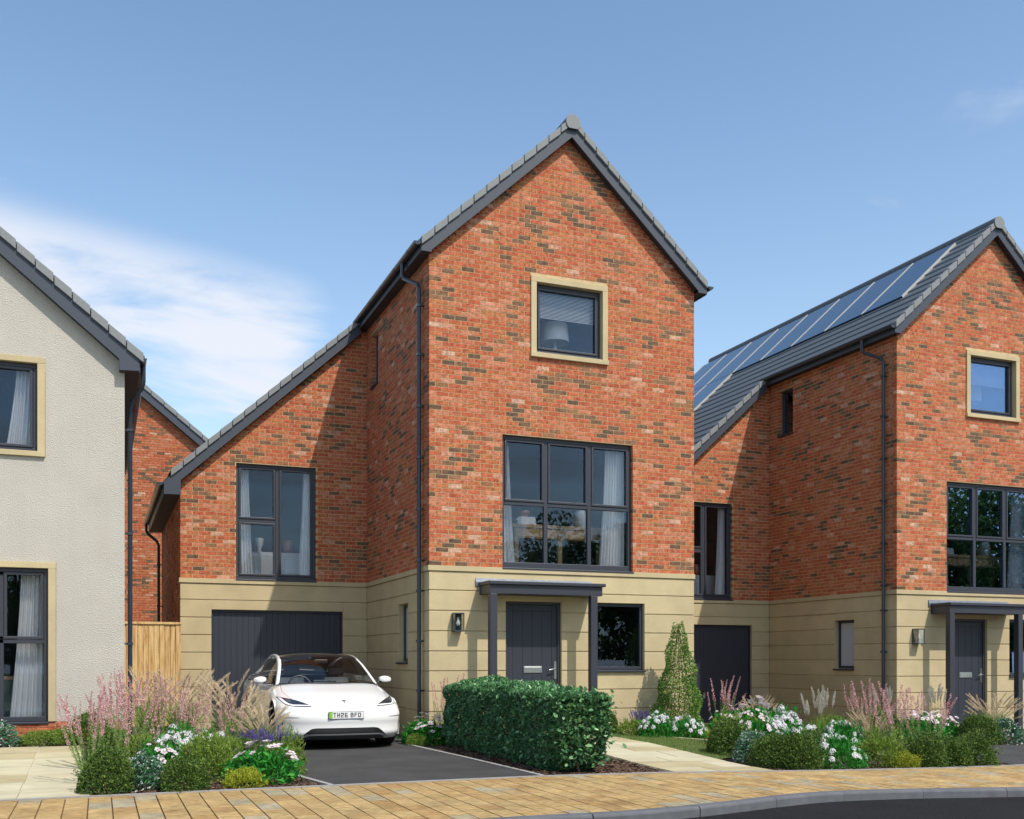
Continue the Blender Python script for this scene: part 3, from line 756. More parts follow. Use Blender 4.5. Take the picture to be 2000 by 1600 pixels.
    MB().box(b - .10, b, -.03, .16, 6.523, 7.721).build('window_jamb', MAT['stone'], root, bevel=.004)
    make_window(root, MF(0), 1.898, 3.143, 6.55, 7.72, [], [[]], [[1]], setb=.085, sill=.01)
    make_window(root, MF(0), *h2, [2.105, 2.932], [[3.955], [3.955], [3.955]], [[0, 1], [0, 1], [0, 1]], fz=.10, sill=.03)
    make_window(root, MF(G), *hg, [-1.765], [[4.0], []], [[1, 1], [1]], sill=.03, fz=.07)
    make_window(root, MF(0), *h1, [], [[]], [[0]], sill=.045, fz=.06)
    make_window(root, MS(0), *hs1, [], [[]], [[0]], setb=.10, sill=.05, fz=.06)
    make_window(root, MS(0), *hs2, [], [[]], [[0]], setb=.10, sill=.04, fz=.05)
    for fr in [o for o in root.children if o.name.startswith('window') and 'window_' not in o.name][4:5]:
        for pn in fr.children:
            if pn.name.startswith('pane'): pn.data.materials[0] = MAT['frosted']
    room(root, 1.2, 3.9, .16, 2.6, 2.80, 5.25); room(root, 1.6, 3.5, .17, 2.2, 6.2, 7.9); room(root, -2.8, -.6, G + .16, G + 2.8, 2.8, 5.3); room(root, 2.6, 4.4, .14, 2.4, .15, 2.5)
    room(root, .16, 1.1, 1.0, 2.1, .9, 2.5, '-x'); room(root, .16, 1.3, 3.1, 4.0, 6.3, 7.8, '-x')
    # door
    u0, u1, z0, z1 = hd
    fr = MB(); fr.box(u0, u0 + .05, .06, .13, z0, z1); fr.box(u1 - .05, u1, .06, .13, z0, z1); fr.box(u0 + .05, u1 - .05, .06, .13, z1 - .05, z1); fr.build('door_frame', MAT['frame'], root, bevel=.005)
    d = MB(); d.box(u0 + .05, u1 - .05, .092, .14, z0, z1 - .05)
    d.box(u0 + .055, u0 + .15, .082, .093, z0 + .02, z1 - .055); d.box(u1 - .15, u1 - .055, .082, .093, z0 + .02, z1 - .055); d.box(u0 + .15, u1 - .15, .082, .093, z1 - .155, z1 - .055); d.box(u0 + .15, u1 - .15, .082, .093, z0 + .02, z0 + .22)
    door = d.build('front_door', MAT['door'], root, bevel=.004)
    n = 4; ww = (u1 - u0 - .30) / n
    for k in range(n): MB().box(u0 + .152 + k * ww, u0 + .148 + (k + 1) * ww, .085, .093, z0 + .222, z1 - .157).build('panel', MAT['door'], door, bevel=.004)
    l = MB(); l.box(1.70, 2.035, .072, .083, 1.09, 1.20); l.box(1.715, 2.02, .066, .073, 1.102, 1.185); l.build('letterbox', MAT['steel'], door, bevel=.003)
    hnd = MB(); hnd.box(2.262, 2.302, .070, .083, .98, 1.28); hnd.tube([(2.282, .07, 1.155), (2.282, .03, 1.155), (2.27, .022, 1.155), (2.15, .022, 1.135)], .011, 8); hnd.build('handle', MAT['steel'], door)
    MB().box(u0, u1, -.02, .14, .0, .12).build('door_step', MAT['stone'], root, bevel=.008)
    # garage door of vertical ribs
    u0, u1, z0, z1 = hgd; y = G
    g = MB(); g.box(u0, u1, y + .115, y + .15, z0, z1); g.box(u0, u0 + .03, y + .06, y + .115, z0, z1); g.box(u1 - .03, u1, y + .06, y + .115, z0, z1); g.box(u0 + .03, u1 - .03, y + .06, y + .115, z1 - .04, z1)
    gd = g.build('garage_door', MAT['door'], root); n = 22; ww = (u1 - u0 - .07) / n
    for k in range(n): MB().box(u0 + .035 + k * ww + .0012, u0 + .035 + (k + 1) * ww - .0012, y + .088, y + .116, z0 + .02, z1 - .045).build('panel', MAT['door'], gd, bevel=.002)
    h = MB(); xm = (u0 + u1) / 2 + .01; h.box(xm - .03, xm + .03, y + .078, y + .089, .56, .70); h.tube([(xm, y + .08, .60), (xm, y + .045, .60)], .016, 8); h.build('handle', MAT['steel'], gd)
    # porch canopy on two posts
    can = MB(); can.box(.87, 2.90, -.50, .0, 2.385, 2.532); canopy = can.build('porch_canopy', MAT['frame'], root, bevel=.004)
    MB().box(.845, 2.945, -.545, .0, 2.535, 2.592).build('canopy_roof', MAT['frame'], canopy, bevel=.008)
    MB().prism([(0, 2.532), (-.02, 2.532), (-.03, 2.60), (-.012, 2.665), (0, 2.665)], 'x', .80, 2.93).build('flashing', MAT['lead'], canopy)
    for x in (.878, 2.688): MB().box(x, x + .122, -.50, -.38, 0, 2.384).build('post', MAT['frame'], canopy, bevel=.005)
    # roof
    roof = MB(); roof.prism([(-3.86, roof_z(-3.86) - .03), (APU, APZ - .03), (APU, APZ - .06), (-3.86, roof_z(-3.86) - .07)], 'y', G - .0, DEPTH + .05)
    roof.prism([(-.17, roof_z(-.17) - .03), (APU, APZ - .03), (APU, APZ - .06), (-.17, roof_z(-.17) - .07)], 'y', -.1, G)
    roof.prism([(5.17, roof_z(5.17) - .03), (APU, APZ - .03), (APU, APZ - .06), (5.17, roof_z(5.17) - .07)], 'y', -.1, DEPTH + .05)
    rf = roof.build('roof', MAT['soffit'], root)
    tile_courses(rf, -1, -.10, DEPTH + .1, 0, 12); tile_courses(rf, -1, G - .1, DEPTH + .1, 12, 28); tile_courses(rf, 1, -.10, DEPTH + .1, 0, 12)
    verge_tiles(rf, -1, -.185, -.09, 0, 12); verge_tiles(rf, 1, -.185, -.09, 0, 12); verge_tiles(rf, -1, G - .185, G - .09, 12, 28)
    for sd in (-1, 1): verge_tiles(rf, sd, DEPTH + .1, DEPTH + .19, 0, 12)
    ridge_tiles(rf, -.19, DEPTH + .2)
    MB().prism([(APU + .135 * math.cos(t), APZ - .075 + .135 * math.sin(t)) for t in np.linspace(-.95, math.pi + .95, 22)], 'y', -.205, -.185).build('ridge_end', MAT['verge'], rf, bevel=.004)
    # barge boards and boxed eaves
    b0 = 10.223; zb = lambda u: b0 - SLOPE * abs(u - APU)
    MB().prism([(APU, b0), (APU, b0 + .235), (-.165, zb(-.165) + .235), (-.182, 7.90), (.0, 7.90), (.0, zb(0))], 'y', -.150, -.126).build('barge_board', MAT['barge'], root, bevel=.003)
    MB().prism([(APU, b0), (APU, b0 + .235), (5.165, zb(5.165) + .235), (5.182, 7.90), (5.0, 7.90), (5.0, zb(5.0))], 'y', -.150, -.126).build('barge_board', MAT['barge'], root, bevel=.003)
    xa, xb = -.16, -3.875
    MB().prism([(xa, zb(xa)), (xa, zb(xa) + .235), (xb, zb(xb) + .235), (xb, 4.388), (XL, 4.395), (XL, zb(XL))], 'y', G - .150, G - .126).build('barge_board', MAT['barge'], root, bevel=.003)
    s = MB()
    for sd in (1, -1):
        u = 5.0 if sd > 0 else 0
        s.prism([(APU, b0 + .03), (APU, b0 + .05), (u, zb(u) + .05), (u, zb(u) + .03)], 'y', -.126, 0.0)
    s.prism([(xa, zb(xa) + .03), (xa, zb(xa) + .05), (XL, zb(XL) + .05), (XL, zb(XL) + .03)], 'y', G - .126, G)
    s.box(-.165, 0, -.126, G - .0, 7.905, 7.925); s.box(5.0, 5.165, -.126, DEPTH, 7.905, 7.925); s.box(-3.86, XL, G - .126, DEPTH, 4.395, 4.415)
    s.build('soffit', MAT['soffit'], root)
    for q in ((-.185, -.163, -.126, G + .02, 7.89, 8.06), (5.163, 5.185, -.126, DEPTH, 7.89, 8.06), (-3.88, -3.858, G - .126, DEPTH, 4.38, 4.60)): MB().box(*q).build('fascia', MAT['barge'], root)
    half_gutter(root, (-.245, -.17, 8.035), G - .06, brackets=5); half_gutter(root, (5.245, -.17, 8.035), DEPTH, brackets=8); half_gutter(root, (-3.94, G - .17, 4.605), DEPTH + .1, brackets=9)
    downpipe(root, [(-.245, .72, 8.0), (-.245, .72, 7.80), (-.235, .68, 7.72), (-.10, .32, 7.52), (-.085, .285, 7.42), (-.085, .285, -.1)], [7.16, 6.35, 5.5, 4.65, 3.8, 2.95, 2.45, 1.62, .80], (.085, 0))
    downpipe(root, [(-3.94, DEPTH - .25, 4.58), (-3.94, DEPTH - .25, 4.4), (-3.9, DEPTH - .25, 4.33), (-3.70, DEPTH - .25, 4.16), (-3.66, DEPTH - .25, 4.06), (-3.66, DEPTH - .25, 0)], [3.6, 2.6, 1.6], (.085, 0))
    downpipe(root, [(5.245, .55, 8.0), (5.245, .55, 7.75), (5.22, .52, 7.66), (5.10, .30, 7.40), (5.085, .285, 7.30), (5.085, .285, 0)], [6.5, 4.5, 2.5], (-.085, 0))
    return root
MAT['frosted'] = plain('frosted_glass', (.42, .44, .47), .25, spec=.5)
house1 = make_brick_house()
tag(house1, 'tall red brick gabled house above the parked white car, stone ground floor, no solar panels', 'house', 'red brick houses along the street')
house2 = copy_tree(house1); house2.location = (14.725, FRONT + .1, -.146)
tag(house2, 'red brick gabled house at the right with solar panels on its roof slope', 'house')

def add_solar(root):
    up = .055; n = math.sqrt(1 + SLOPE ** 2); nx, nz = -SLOPE / n, 1 / n
    def P(x, y, o): z = roof_z(x); return (x + nx * o, y, z + nz * o)
    def panel(x0, x1, y0, y1):
        fr = MB(); f2 = MB(); e = .010
        def slab(xa, xb, ya, yb, o0, o1, mb):
            vs = [P(xa, ya, o0), P(xb, ya, o0), P(xb, yb, o0), P(xa, yb, o0), P(xa, ya, o1), P(xb, ya, o1), P(xb, yb, o1), P(xa, yb, o1)]
            mb.add(vs, [(0, 3, 2, 1), (4, 5, 6, 7), (0, 1, 5, 4), (1, 2, 6, 5), (2, 3, 7, 6), (3, 0, 4, 7)])
        slab(x0, x1, y0, y0 + e, -.01, up + .012, fr); slab(x0, x1, y1 - e * .3, y1, -.01, up + .012, f2)
        pn = MB(); slab(x0, x1, y0 + e, y1 - e * .3, .03, up, pn); pn.add([], [])
        p = pn.build('solar_panel', MAT['solar'], root); fr.build('panel_rail', MAT['alu'], p); f2.build('panel_rail', MAT['alu'], p)
    y0 = .69
    for k in range(8): panel(.80, 2.24, y0 + k * 1.236, y0 + k * 1.236 + 1.225)
    for k in (5, 6, 7): panel(-.66, .78, y0 + k * 1.236, y0 + k * 1.236 + 1.225)
add_solar(house2)

# ------------------------------------------------------------------ cream house on the left
def make_cream_house():
    root = empty('cream_house', (.35, FRONT, 0)); sl = .838
    # local: wall corner at x=0, wall runs to x=-6.2; verge line from measurements
    apu = -3.1; W = -6.2; D = 9.0
    tz = lambda x: 5.756 + sl * ((.61 - .35) - x) if x > apu else 5.756 + sl * (.26 - apu) - sl * (apu - x)      # top of verge tiles
    under = lambda x: tz(x) - .385
    hw = (-2.66, -1.06, 4.19, 5.60); hdr = (-2.86, -.92, .43, 2.695)
    w = MB(); wall_backing(w, MF(0), None, W, 0, .43, 5.40, [(hw[0], hw[1], hw[2], hw[3]), hdr], 0, .2)
    w2 = MB()
    us = sorted([W, hw[0], hw[1], 0, apu])
    for a, b in zip(us, us[1:]):
        z0 = 5.60 if (hw[0] <= a and b <= hw[1]) else 5.40
        w.prism([(a, z0), (b, z0), (b, under(b) + .12), (a, under(a) + .12)], 'y', 0, .2)
    w.build('gable_wall', MAT['render'], root)
    w = MB(); w.box(-.2, -.001, .2, D, .43, 5.60); w.box(W + .001, W + .2, .2, D, .43, 5.6); w.box(W + .2, -.2, D - .2, D, .43, 5.6); w.build('side_wall', MAT['render'], root)
    # brick plinth
    cells = []; rr = random.Random(9)
    for c0, c1, za, zb, i, k in brick_rows(W, -.004, -.02, .43, [], None): cells.append((c0, c1, -.008, .1, za, zb, .30 + .5 * rr.random(), 1))
    lay_bricks(cells, root, (.35, FRONT), limit=120)
    MB().box(W, -.004, .005, .19, -.05, .425).build('plinth', MAT['mortar'], root)
    MB().box(-.2, -.004, .19, D, -.05, .425).build('plinth', MAT['mortar'], root)
    st = MAT['stone']
    def surround(h, sill):
        a, b, p, q = h
        MB().box(a, b, -.03, .12, q - .085, q).build('window_lintel', st, root, bevel=.004)
        if sill: MB().box(a, b, -.045, .12, p, p + .075).build('window_sill', st, root, bevel=.005)
        z0 = p + (.076 if sill else 0)
        MB().box(a, a + .10, -.03, .12, z0, q - .086).build('window_jamb', st, root, bevel=.004); MB().box(b - .10, b, -.03, .12, z0, q - .086).build('window_jamb', st, root, bevel=.004)
    surround(hw, True); surround(hdr, False)
    make_window(root, MF(0), hw[0] + .10, hw[1] - .10, hw[2] + .076, hw[3] - .086, [-1.86], [[], []], [[0], [1]], setb=.05)
    fd = make_window(root, MF(0), hdr[0] + .10, hdr[1] - .10, .43, hdr[3] - .086, [-1.63, -2.2], [[1.57], [1.57], [1.57]], [[0, 1], [0, 1], [0, 1]], setb=.045, name='french_window', fz=.07, sill=.03)
    room(root, -2.8, -.7, .22, 2.6, .35, 2.75); room(root, -2.7, -.9, .22, 2.6, 4.0, 5.7)
    # roof
    cxx = .231; apz = tz(apu) - .03
    rf = MB(); rf.prism([(.16, tz(.16) - .07), (apu, apz - .03), (apu, apz - .06), (.16, tz(.16) - .11)], 'y', -.1, D); rf.prism([(W - .2, tz(W - .2) - .07), (apu, apz - .03), (apu, apz - .06), (W - .2, tz(W - .2) - .11)], 'y', -.1, D)
    rf = rf.build('roof', MAT['soffit'], root)
    for sd in (1, -1):
        tile_courses(rf, sd, -.1, D + .1, 0, 14, apu, apz, sl, (.26 - apu) / 14); verge_tiles(rf, sd, -.185, -.09, 0, 14, apu, apz, sl, (.26 - apu) / 14, drop=.125)
    ridge_tiles(rf, -.19, D + .2, apu, apz)
    bt = lambda x: tz(x) - .135; bb = lambda x: tz(x) - .375
    MB().prism([(apu, bb(apu)), (apu, bt(apu)), (.20, bt(.20)), (.20, 5.512), (-.074, 5.50), (-.078, bb(-.078))], 'y', -.150, -.126).build('barge_board', MAT['barge'], root, bevel=.003)
    MB().prism([(apu, bb(apu)), (apu, bt(apu)), (W - .2, bt(W - .2)), (W - .2, 5.5), (W + .07, 5.5), (W + .07, bb(W + .07))], 'y', -.150, -.126).build('barge_board', MAT['barge'], root, bevel=.003)
    s = MB(); s.prism([(apu, bb(apu) + .01), (apu, bb(apu) + .03), (-.075, bb(-.075) + .03), (-.075, bb(-.075) + .01)], 'y', -.126, 0)
    s.box(-.075, .19, -.126, 0, 5.502, 5.52); s.box(-.075, -.06, -.126, 0, 5.52, 5.7); s.box(.0, .19, 0, D, 5.506, 5.525); s.build('soffit', MAT['soffit'], root)
    MB().box(.19, .212, -.126, D, 5.50, 5.74).build('fascia', MAT['barge'], root)
    half_gutter(root, (.245, -.17, 5.70), D, brackets=10)
    downpipe(root, [(.262, .10, 5.66), (.262, .10, 5.42), (.24, .14, 5.33), (.115, .34, 5.20), (.085, .38, 5.08), (.085, .38, .1)], [4.75, 3.2, 1.55, .7], (-.085, 0))
    return root
cream = make_cream_house()
tag(cream, 'pale roughcast rendered house with stone window surrounds, cut off by the left edge', 'house')

# ------------------------------------------------------------------ brick house behind, seen in the gap
def make_rear_house():
    root = empty('rear_house', (4.2, 34, 0)); sl = .813
    tz = lambda x: 8.287 + sl * (3.195 - 4.2 - x); apu = -4.6; W = -9.4
    cells = []; rr = random.Random(12); und = lambda u: tz(u) - .22 if u > apu else tz(apu) - sl * (apu - u) - .22
    for c0, c1, za, zb, i, k in brick_rows(-4.2, 0, .0, 12.3, [], und): cells.append((c0, c1, 0, .1, za, zb, brick_tone(i, k, rr), 1))
    lay_bricks(cells, root, (4.2, 34), limit=0)
    MB().prism([(W, 0), (0, 0), (0, tz(0) - .15), (apu, tz(apu) - .15), (W, tz(0) - .15)], 'y', .012, .3).build('gable_wall', MAT['mortar'], root)
    MB().box(W, W + .3, .3, 8, 0, 7.3).build('side_wall', MAT['mortar'], root); MB().box(-.3, -.01, .3, 8, 0, 7.3).build('side_wall', MAT['mortar'], root)
    apz = tz(apu) - .03; cxx = .38
    rf = MB(); rf.prism([(.3, tz(.3) - .06), (apu, apz - .03), (apu, apz - .08), (.3, tz(.3) - .12)], 'y', -.1, 8); rf.prism([(2 * apu - .3, tz(.3) - .06), (apu, apz - .03), (apu, apz - .08), (2 * apu - .3, tz(.3) - .12)], 'y', -.1, 8)
    rf = rf.build('roof', MAT['soffit'], root)
    for sd in (1, -1):
        tile_courses(rf, sd, -.15, 8.1, 0, 13, apu, apz, sl, cxx); verge_tiles(rf, sd, -.24, -.14, 0, 13, apu, apz, sl, cxx, drop=.15)
    ridge_tiles(rf, -.24, 8.2, apu, apz)
    bt = lambda x: tz(x) - .14; bb = lambda x: tz(x) - .44
    for sg in (1, -1):
        m = lambda x: x if sg > 0 else 2 * apu - x
        MB().prism([(apu, bb(apu)), (apu, bt(apu)), (m(.3), bt(.3)), (m(.3), bb(.3))], 'y', -.2, -.16).build('barge_board', MAT['barge'], root)
    MB().prism([(apu, bb(apu) + .01), (apu, bb(apu) + .03), (.3, bb(.3) + .03), (.3, bb(.3) + .01)], 'y', -.16, 0).build('soffit', MAT['soffit'], root)
    return root
rear = make_rear_house()
tag(rear, 'plain red brick gable of the house set back in the gap beside the cream house', 'house')

# ------------------------------------------------------------------ timber fence in the gap
def make_fence():
    root = empty('timber_fence', (.35, 19.9, 0)); x0, x1 = .02, 1.05; n = 11; w = (x1 - x0) / n
    rr = random.Random(1)
    for k in range(n):
        MB().box(x0 + k * w + .004, x0 + (k + 1) * w - .003, -.02 - rr.uniform(0, .012), .0, .1, 1.955).build('board', MAT['wood'], root, bevel=.003)
    MB().box(x0 - .02, x1 + .02, -.05, .03, 1.957, 2.0).build('top_rail', MAT['wood'], root, bevel=.004)
    MB().box(x0, x1, .001, .05, .5, .6).build('rail', MAT['wood'], root); MB().box(x0, x1, .001, .05, 1.5, 1.6).build('rail', MAT['wood'], root)
    return tag(root, 'pale vertical board fence closing the gap between cream house and garage', 'fence')
make_fence()

# ------------------------------------------------------------------ wall lanterns
def make_lantern():
    root = empty('wall_lantern', (4.995 + .385, FRONT, 1.77)); w, d, h = .168, .165, .31; t = .014
    f = MB(); f.box(0, w, -.02, 0, 0, h); f.box(0, w, -d, -.02, 0, t); f.box(0, w, -d, -.02, h - .022, h)
    for x in (0, w - t): f.box(x, x + t, -d, -d + t, t, h - .022)
    f.build('lantern_frame', MAT['pipe'], root, bevel=.002)
    g = MB(); g.box(t, w - t, -d + .004, -d + .007, t, h - .022); g.box(.003, .006, -d + t, -.02, t, h - .022); g.box(w - .006, w - .003, -d + t, -.02, t, h - .022); g.build('lantern_glass', MAT['lantern'], root)
    b = MB(); b.lathe([(.0, .24), (.018, .235), (.02, .19), (.032, .15), (.034, .125), (.02, .098), (0, .092)], (w / 2, -.085, 0), 16); b.build('bulb', MAT['vase'], root)
    MB().tube([(w / 2, -.085, h - .03), (w / 2, -.085, .22)], .016, 10).build('bulb_holder', MAT['pipe'], root)
    return root
l1 = make_lantern(); tag(l1, 'black box wall lantern left of the porch on the nearer brick house', 'wall lamp', 'wall lanterns beside the front doors')
l2 = copy_tree(l1); l2.location = (14.725 + .385, FRONT + .1, 1.77 - .146); tag(l2, 'black box wall lantern left of the porch on the solar panel house', 'wall lamp')

# ------------------------------------------------------------------ things behind the windows
def make_curtain(x, y, z0, z1, top, bot, side, folds=6, lean=0.0):
    """hanging at one side of a window: narrow at the top, spreading to the hem; side +1 spreads to +x"""
    root = None; P = []; nx, nz = 60, 14; ph = random.random() * 6
    for j in range(nz):
        t = j / (nz - 1); wdt = top + (bot - top) * t ** 1.4
        row = []
        for i in range(nx):
            s = i / (nx - 1)
            row.append((side * s * wdt, .032 * math.sin(s * folds * 2 * math.pi + ph + .5 * math.sin(t * 2 + s * 5)) + .012 * math.sin(s * folds * 5.3 + t), (z1 - z0) * (1 - t)))
        P.append(row)
    o = MB().grid(P).build('curtain', MAT['cloth'], recalc=False); o.location = (x, y, z0)
    return o
def interiors(dx, dy, dz, place):
    X = lambda x: 4.995 + x + dx; Y0 = FRONT + dy; z = lambda v: v + dz; g = 'curtains behind the windows'
    T = lambda o, l, c, gr=None: tag(o, l, c, gr)
    a = make_curtain(X(-2.50), Y0 + 4.213 + .27, z(2.95), z(5.1), .22, .30, 1, 5); T(a, f'white curtain at the left of the window above the garage, {place}', 'curtain', g)
    a = make_curtain(X(-1.06), Y0 + 4.213 + .27, z(2.95), z(5.1), .16, .26, -1, 4); T(a, f'white curtain at the right of the window above the garage, {place}', 'curtain', g)
    a = make_curtain(X(1.36), Y0 + .28, z(2.9), z(5.1), .14, .25, 1, 4); T(a, f'white curtain at the left of the wide six pane window, {place}', 'curtain', g)
    a = make_curtain(X(3.74), Y0 + .28, z(2.9), z(5.1), .40, .52, -1, 8); T(a, f'white curtain at the right of the wide six pane window, {place}', 'curtain', g)
    # white chest with two pots in the garage room
    c = empty('chest', (X(-1.55), Y0 + 4.213 + 1.0, z(2.8))); MB().box(-.62, .7, -.2, .25, 0, .68).build('carcass', MAT['white'], c, bevel=.01)
    for k in range(2): MB().box(-.58 + k * .63, .02 + k * .63, -.22, -.2, .08, .62).build('drawer', MAT['white'], c, bevel=.006)
    T(c, f'low white chest standing behind the window above the garage, {place}', 'chest')
    v = MB().lathe([(0, 0), (.06, .01), (.095, .08), (.10, .2), (.07, .27), (.06, .28)], seg=20).build('pot', MAT['terracotta']); v.location = (X(-1.40), Y0 + 4.213 + 1.0, z(3.48)); T(v, f'copper red pot on the white chest above the garage, {place}', 'pot')
    v = MB().lathe([(0, 0), (.04, .0), (.03, .08), (.075, .17), (.085, .28), (.08, .29)], seg=20).build('vase', MAT['vase']); v.location = (X(-1.98), Y0 + 4.213 + .95, z(3.48)); T(v, f'white vase beside the left curtain above the garage, {place}', 'vase')
    # console table with books and vase
    t = empty('console_table', (X(1.9), Y0 + .85, z(2.8))); MB().box(-.16, 1.75, -.18, .2, .84, .90).build('table_top', MAT['oak'], t, bevel=.006)
    MB().box(-.12, 1.71, -.15, .17, .66, .838).build('apron', MAT['oak'], t)
    for k in range(4): MB().box(-.10 + k * .46, .32 + k * .46, -.165, -.151, .68, .82).build('drawer', MAT['oak'], t, bevel=.004)
    for x, y in ((-.12, -.15), (1.63, -.15), (.72, -.15), (-.12, .11), (1.63, .11)): MB().box(x, x + .08, y, y + .06, 0, .659).build('leg', MAT['oak'], t)
    T(t, f'oak console table with drawers behind the wide window, {place}', 'table')
    zz = 3.702
    for k, (w, h) in enumerate(((.36, .035), (.34, .03), (.36, .04), (.32, .03))):
        b = MB(); b.box(-w / 2, w / 2, -.12, .12, 0, h); o = b.build('book', MAT['white'] if k % 2 == 0 else MAT['vase'], bevel=.003); o.location = (X(2.03) + random.uniform(-.015, .015), Y0 + .85, z(zz)); zz += h + .001
        T(o, f"{['lowest', 'second lowest', 'third', 'topmost'][k]} white book in the pile on the console table, {place}", 'book', 'books piled on the console tables')
    pr = [(0, 0), (.08, 0)]
    for k in range(12): pr += [(.10 + .035 * math.sin(math.pi * (k + .5) / 12) + .006, .01 + k * .024), (.10 + .035 * math.sin(math.pi * (k + .9) / 12) - .004, .026 + k * .024)]
    v = MB().lathe(pr + [(.07, .31), (.06, .31)], seg=24).build('ribbed_vase', MAT['vase']); v.location = (X(3.12), Y0 + .8, z(3.702)); T(v, f'ribbed white vase on the console table beside the right curtain, {place}', 'vase')
    v = MB().lathe([(0, 0), (.05, 0), (.09, .06), (.10, .11), (.09, .115), (.07, .07)], seg=20).build('bowl', MAT['terracotta']); v.location = (X(2.03), Y0 + .85, z(3.842)); T(v, f'small copper bowl on top of the piled books, {place}', 'bowl')
    # blind and table lamp in the top window
    b = empty('venetian_blind', (X(1.96), Y0 + .20, z(7.20)))
    for k in range(22):
        s = MB(); s.add([(0, -.008, k * .0235 - .009), (1.12, -.008, k * .0235 - .009), (1.12, .006, k * .0235 + .008), (0, .006, k * .0235 + .008)], [(0, 1, 2, 3)]); s.build('slat', MAT['white'], b)
    T(b, f'half lowered white slatted blind in the small top window, {place}', 'blind')
    l = empty('table_lamp', (X(2.52), Y0 + .62, z(6.25))); MB().lathe([(.255, .68), (.225, 1.0)], seg=28).build('lamp_shade', MAT['shade'], l); MB().lathe([(0, 0), (.1, .0), (.13, .2), (.06, .5), (.03, .62), (.02, .8)], seg=18).build('lamp_base', MAT['vase'], l)
    T(l, f'table lamp with white drum shade in the small top window, {place}', 'lamp')
interiors(0, 0, 0, 'house by the white car')
interiors(9.73, .1, -.146, 'house with solar panels')
a = make_curtain(.35 - 1.18, FRONT + .24, 4.2, 5.55, .26, .42, -1, 6); tag(a, 'white curtain in the upper window of the cream house', 'curtain', 'curtains behind the windows')
a = make_curtain(.35 - 1.06, FRONT + .26, .45, 2.65, .32, .48, -1, 6); tag(a, 'long white curtain behind the glazed door of the cream house', 'curtain', 'curtains behind the windows')
s = empty('sofa', (.35 - 2.1, FRONT + .9, .35)); MB().box(-.6, .9, -.2, .5, .1, .42).build('seat', plain('sofa_green', (.09, .14, .10), .9), s, bevel=.03); MB().box(-.6, .9, -.27, -.2, .1, .66).build('backrest', MAT['sofa'] if 'sofa' in MAT else plain('sofa_back', (.10, .15, .11), .9), s, bevel=.02); MB().box(-.62, .92, -.28, -.18, .661, .72).build('top_rail', MAT['oak'], s, bevel=.01)
tag(s, 'green seat with timber top rail behind the cream house glazed door', 'sofa')
# ------------------------------------------------------------------ the white car (built nose towards -y, origin on the ground under the nose)
def lerpc(pts, x):
    """smooth piecewise curve through pts"""
    xs = [p[0] for p in pts]
    if x <= xs[0]: return pts[0][1]
    if x >= xs[-1]: return pts[-1][1]
    i = max(k for k in range(len(xs)) if xs[k] <= x); i = min(i, len(xs) - 2)
    def sl(j):
        if j == 0: return (pts[1][1] - pts[0][1]) / (xs[1] - xs[0])
        if j == len(xs) - 1: return (pts[-1][1] - pts[-2][1]) / (xs[-1] - xs[-2])
        return (pts[j + 1][1] - pts[j - 1][1]) / (xs[j + 1] - xs[j - 1])
    h = xs[i + 1] - xs[i]; t = (x - xs[i]) / h; a, b = pts[i][1], pts[i + 1][1]
    return (2 * t ** 3 - 3 * t * t + 1) * a + (t ** 3 - 2 * t * t + t) * h * sl(i) + (-2 * t ** 3 + 3 * t * t) * b + (t ** 3 - t * t) * h * sl(i + 1)
CW, CLEN, ZS = .925, 4.72, .585
def plan_front(x):
    q = min(abs(x) / CW, 1.0); return .60 * (1 - (1 - q ** 2.5) ** (1 / 2.5))
def plan_rear(x):
    q = min(abs(x) / CW, 1.0); return CLEN - .55 * (1 - (1 - q ** 2.6) ** (1 / 2.6))
ZC_F = [(0, .585), (.02, .635), (.06, .672), (.12, .705), (.23, .755), (.45, .822), (.7, .882), (.95, .937), (1.2, .955), (1.6, .965), (3.0, .99), (4.0, 1.03), (5, 1.05)]
ZC_R = [(0, .60), (.03, .78), (.07, .98), (.12, 1.045), (.5, 1.10), (.9, 1.05), (1.4, 1.02), (3, 1.2)]
def car_top(x, y):
    f = y - plan_front(x); r = plan_rear(x) - y
    zc = min(lerpc(ZC_F, max(f, 0)), max(lerpc(ZC_R, max(r, 0)), .585))
    q = min(abs(x) / CW, 1.0); m = 3.4 + 1.3 * ss(.3, 1.1, y)
    s = (1 - q ** m) ** (1 / m)
    return ZS + (zc - ZS) * s
def wall_off(z, front):
    """how far the side stands out from the shoulder line, front: bumper, else flank"""
    if front: return lerpc([(.15, -.06), (.19, .0), (.24, .034), (.31, .036), (.37, .040), (.43, .052), (.50, .050), (.545, .034), (.57, .014), (.585, 0)], z)
    return lerpc([(.15, -.05), (.22, -.015), (.35, .0), (.5, .006), (.585, 0)], z)
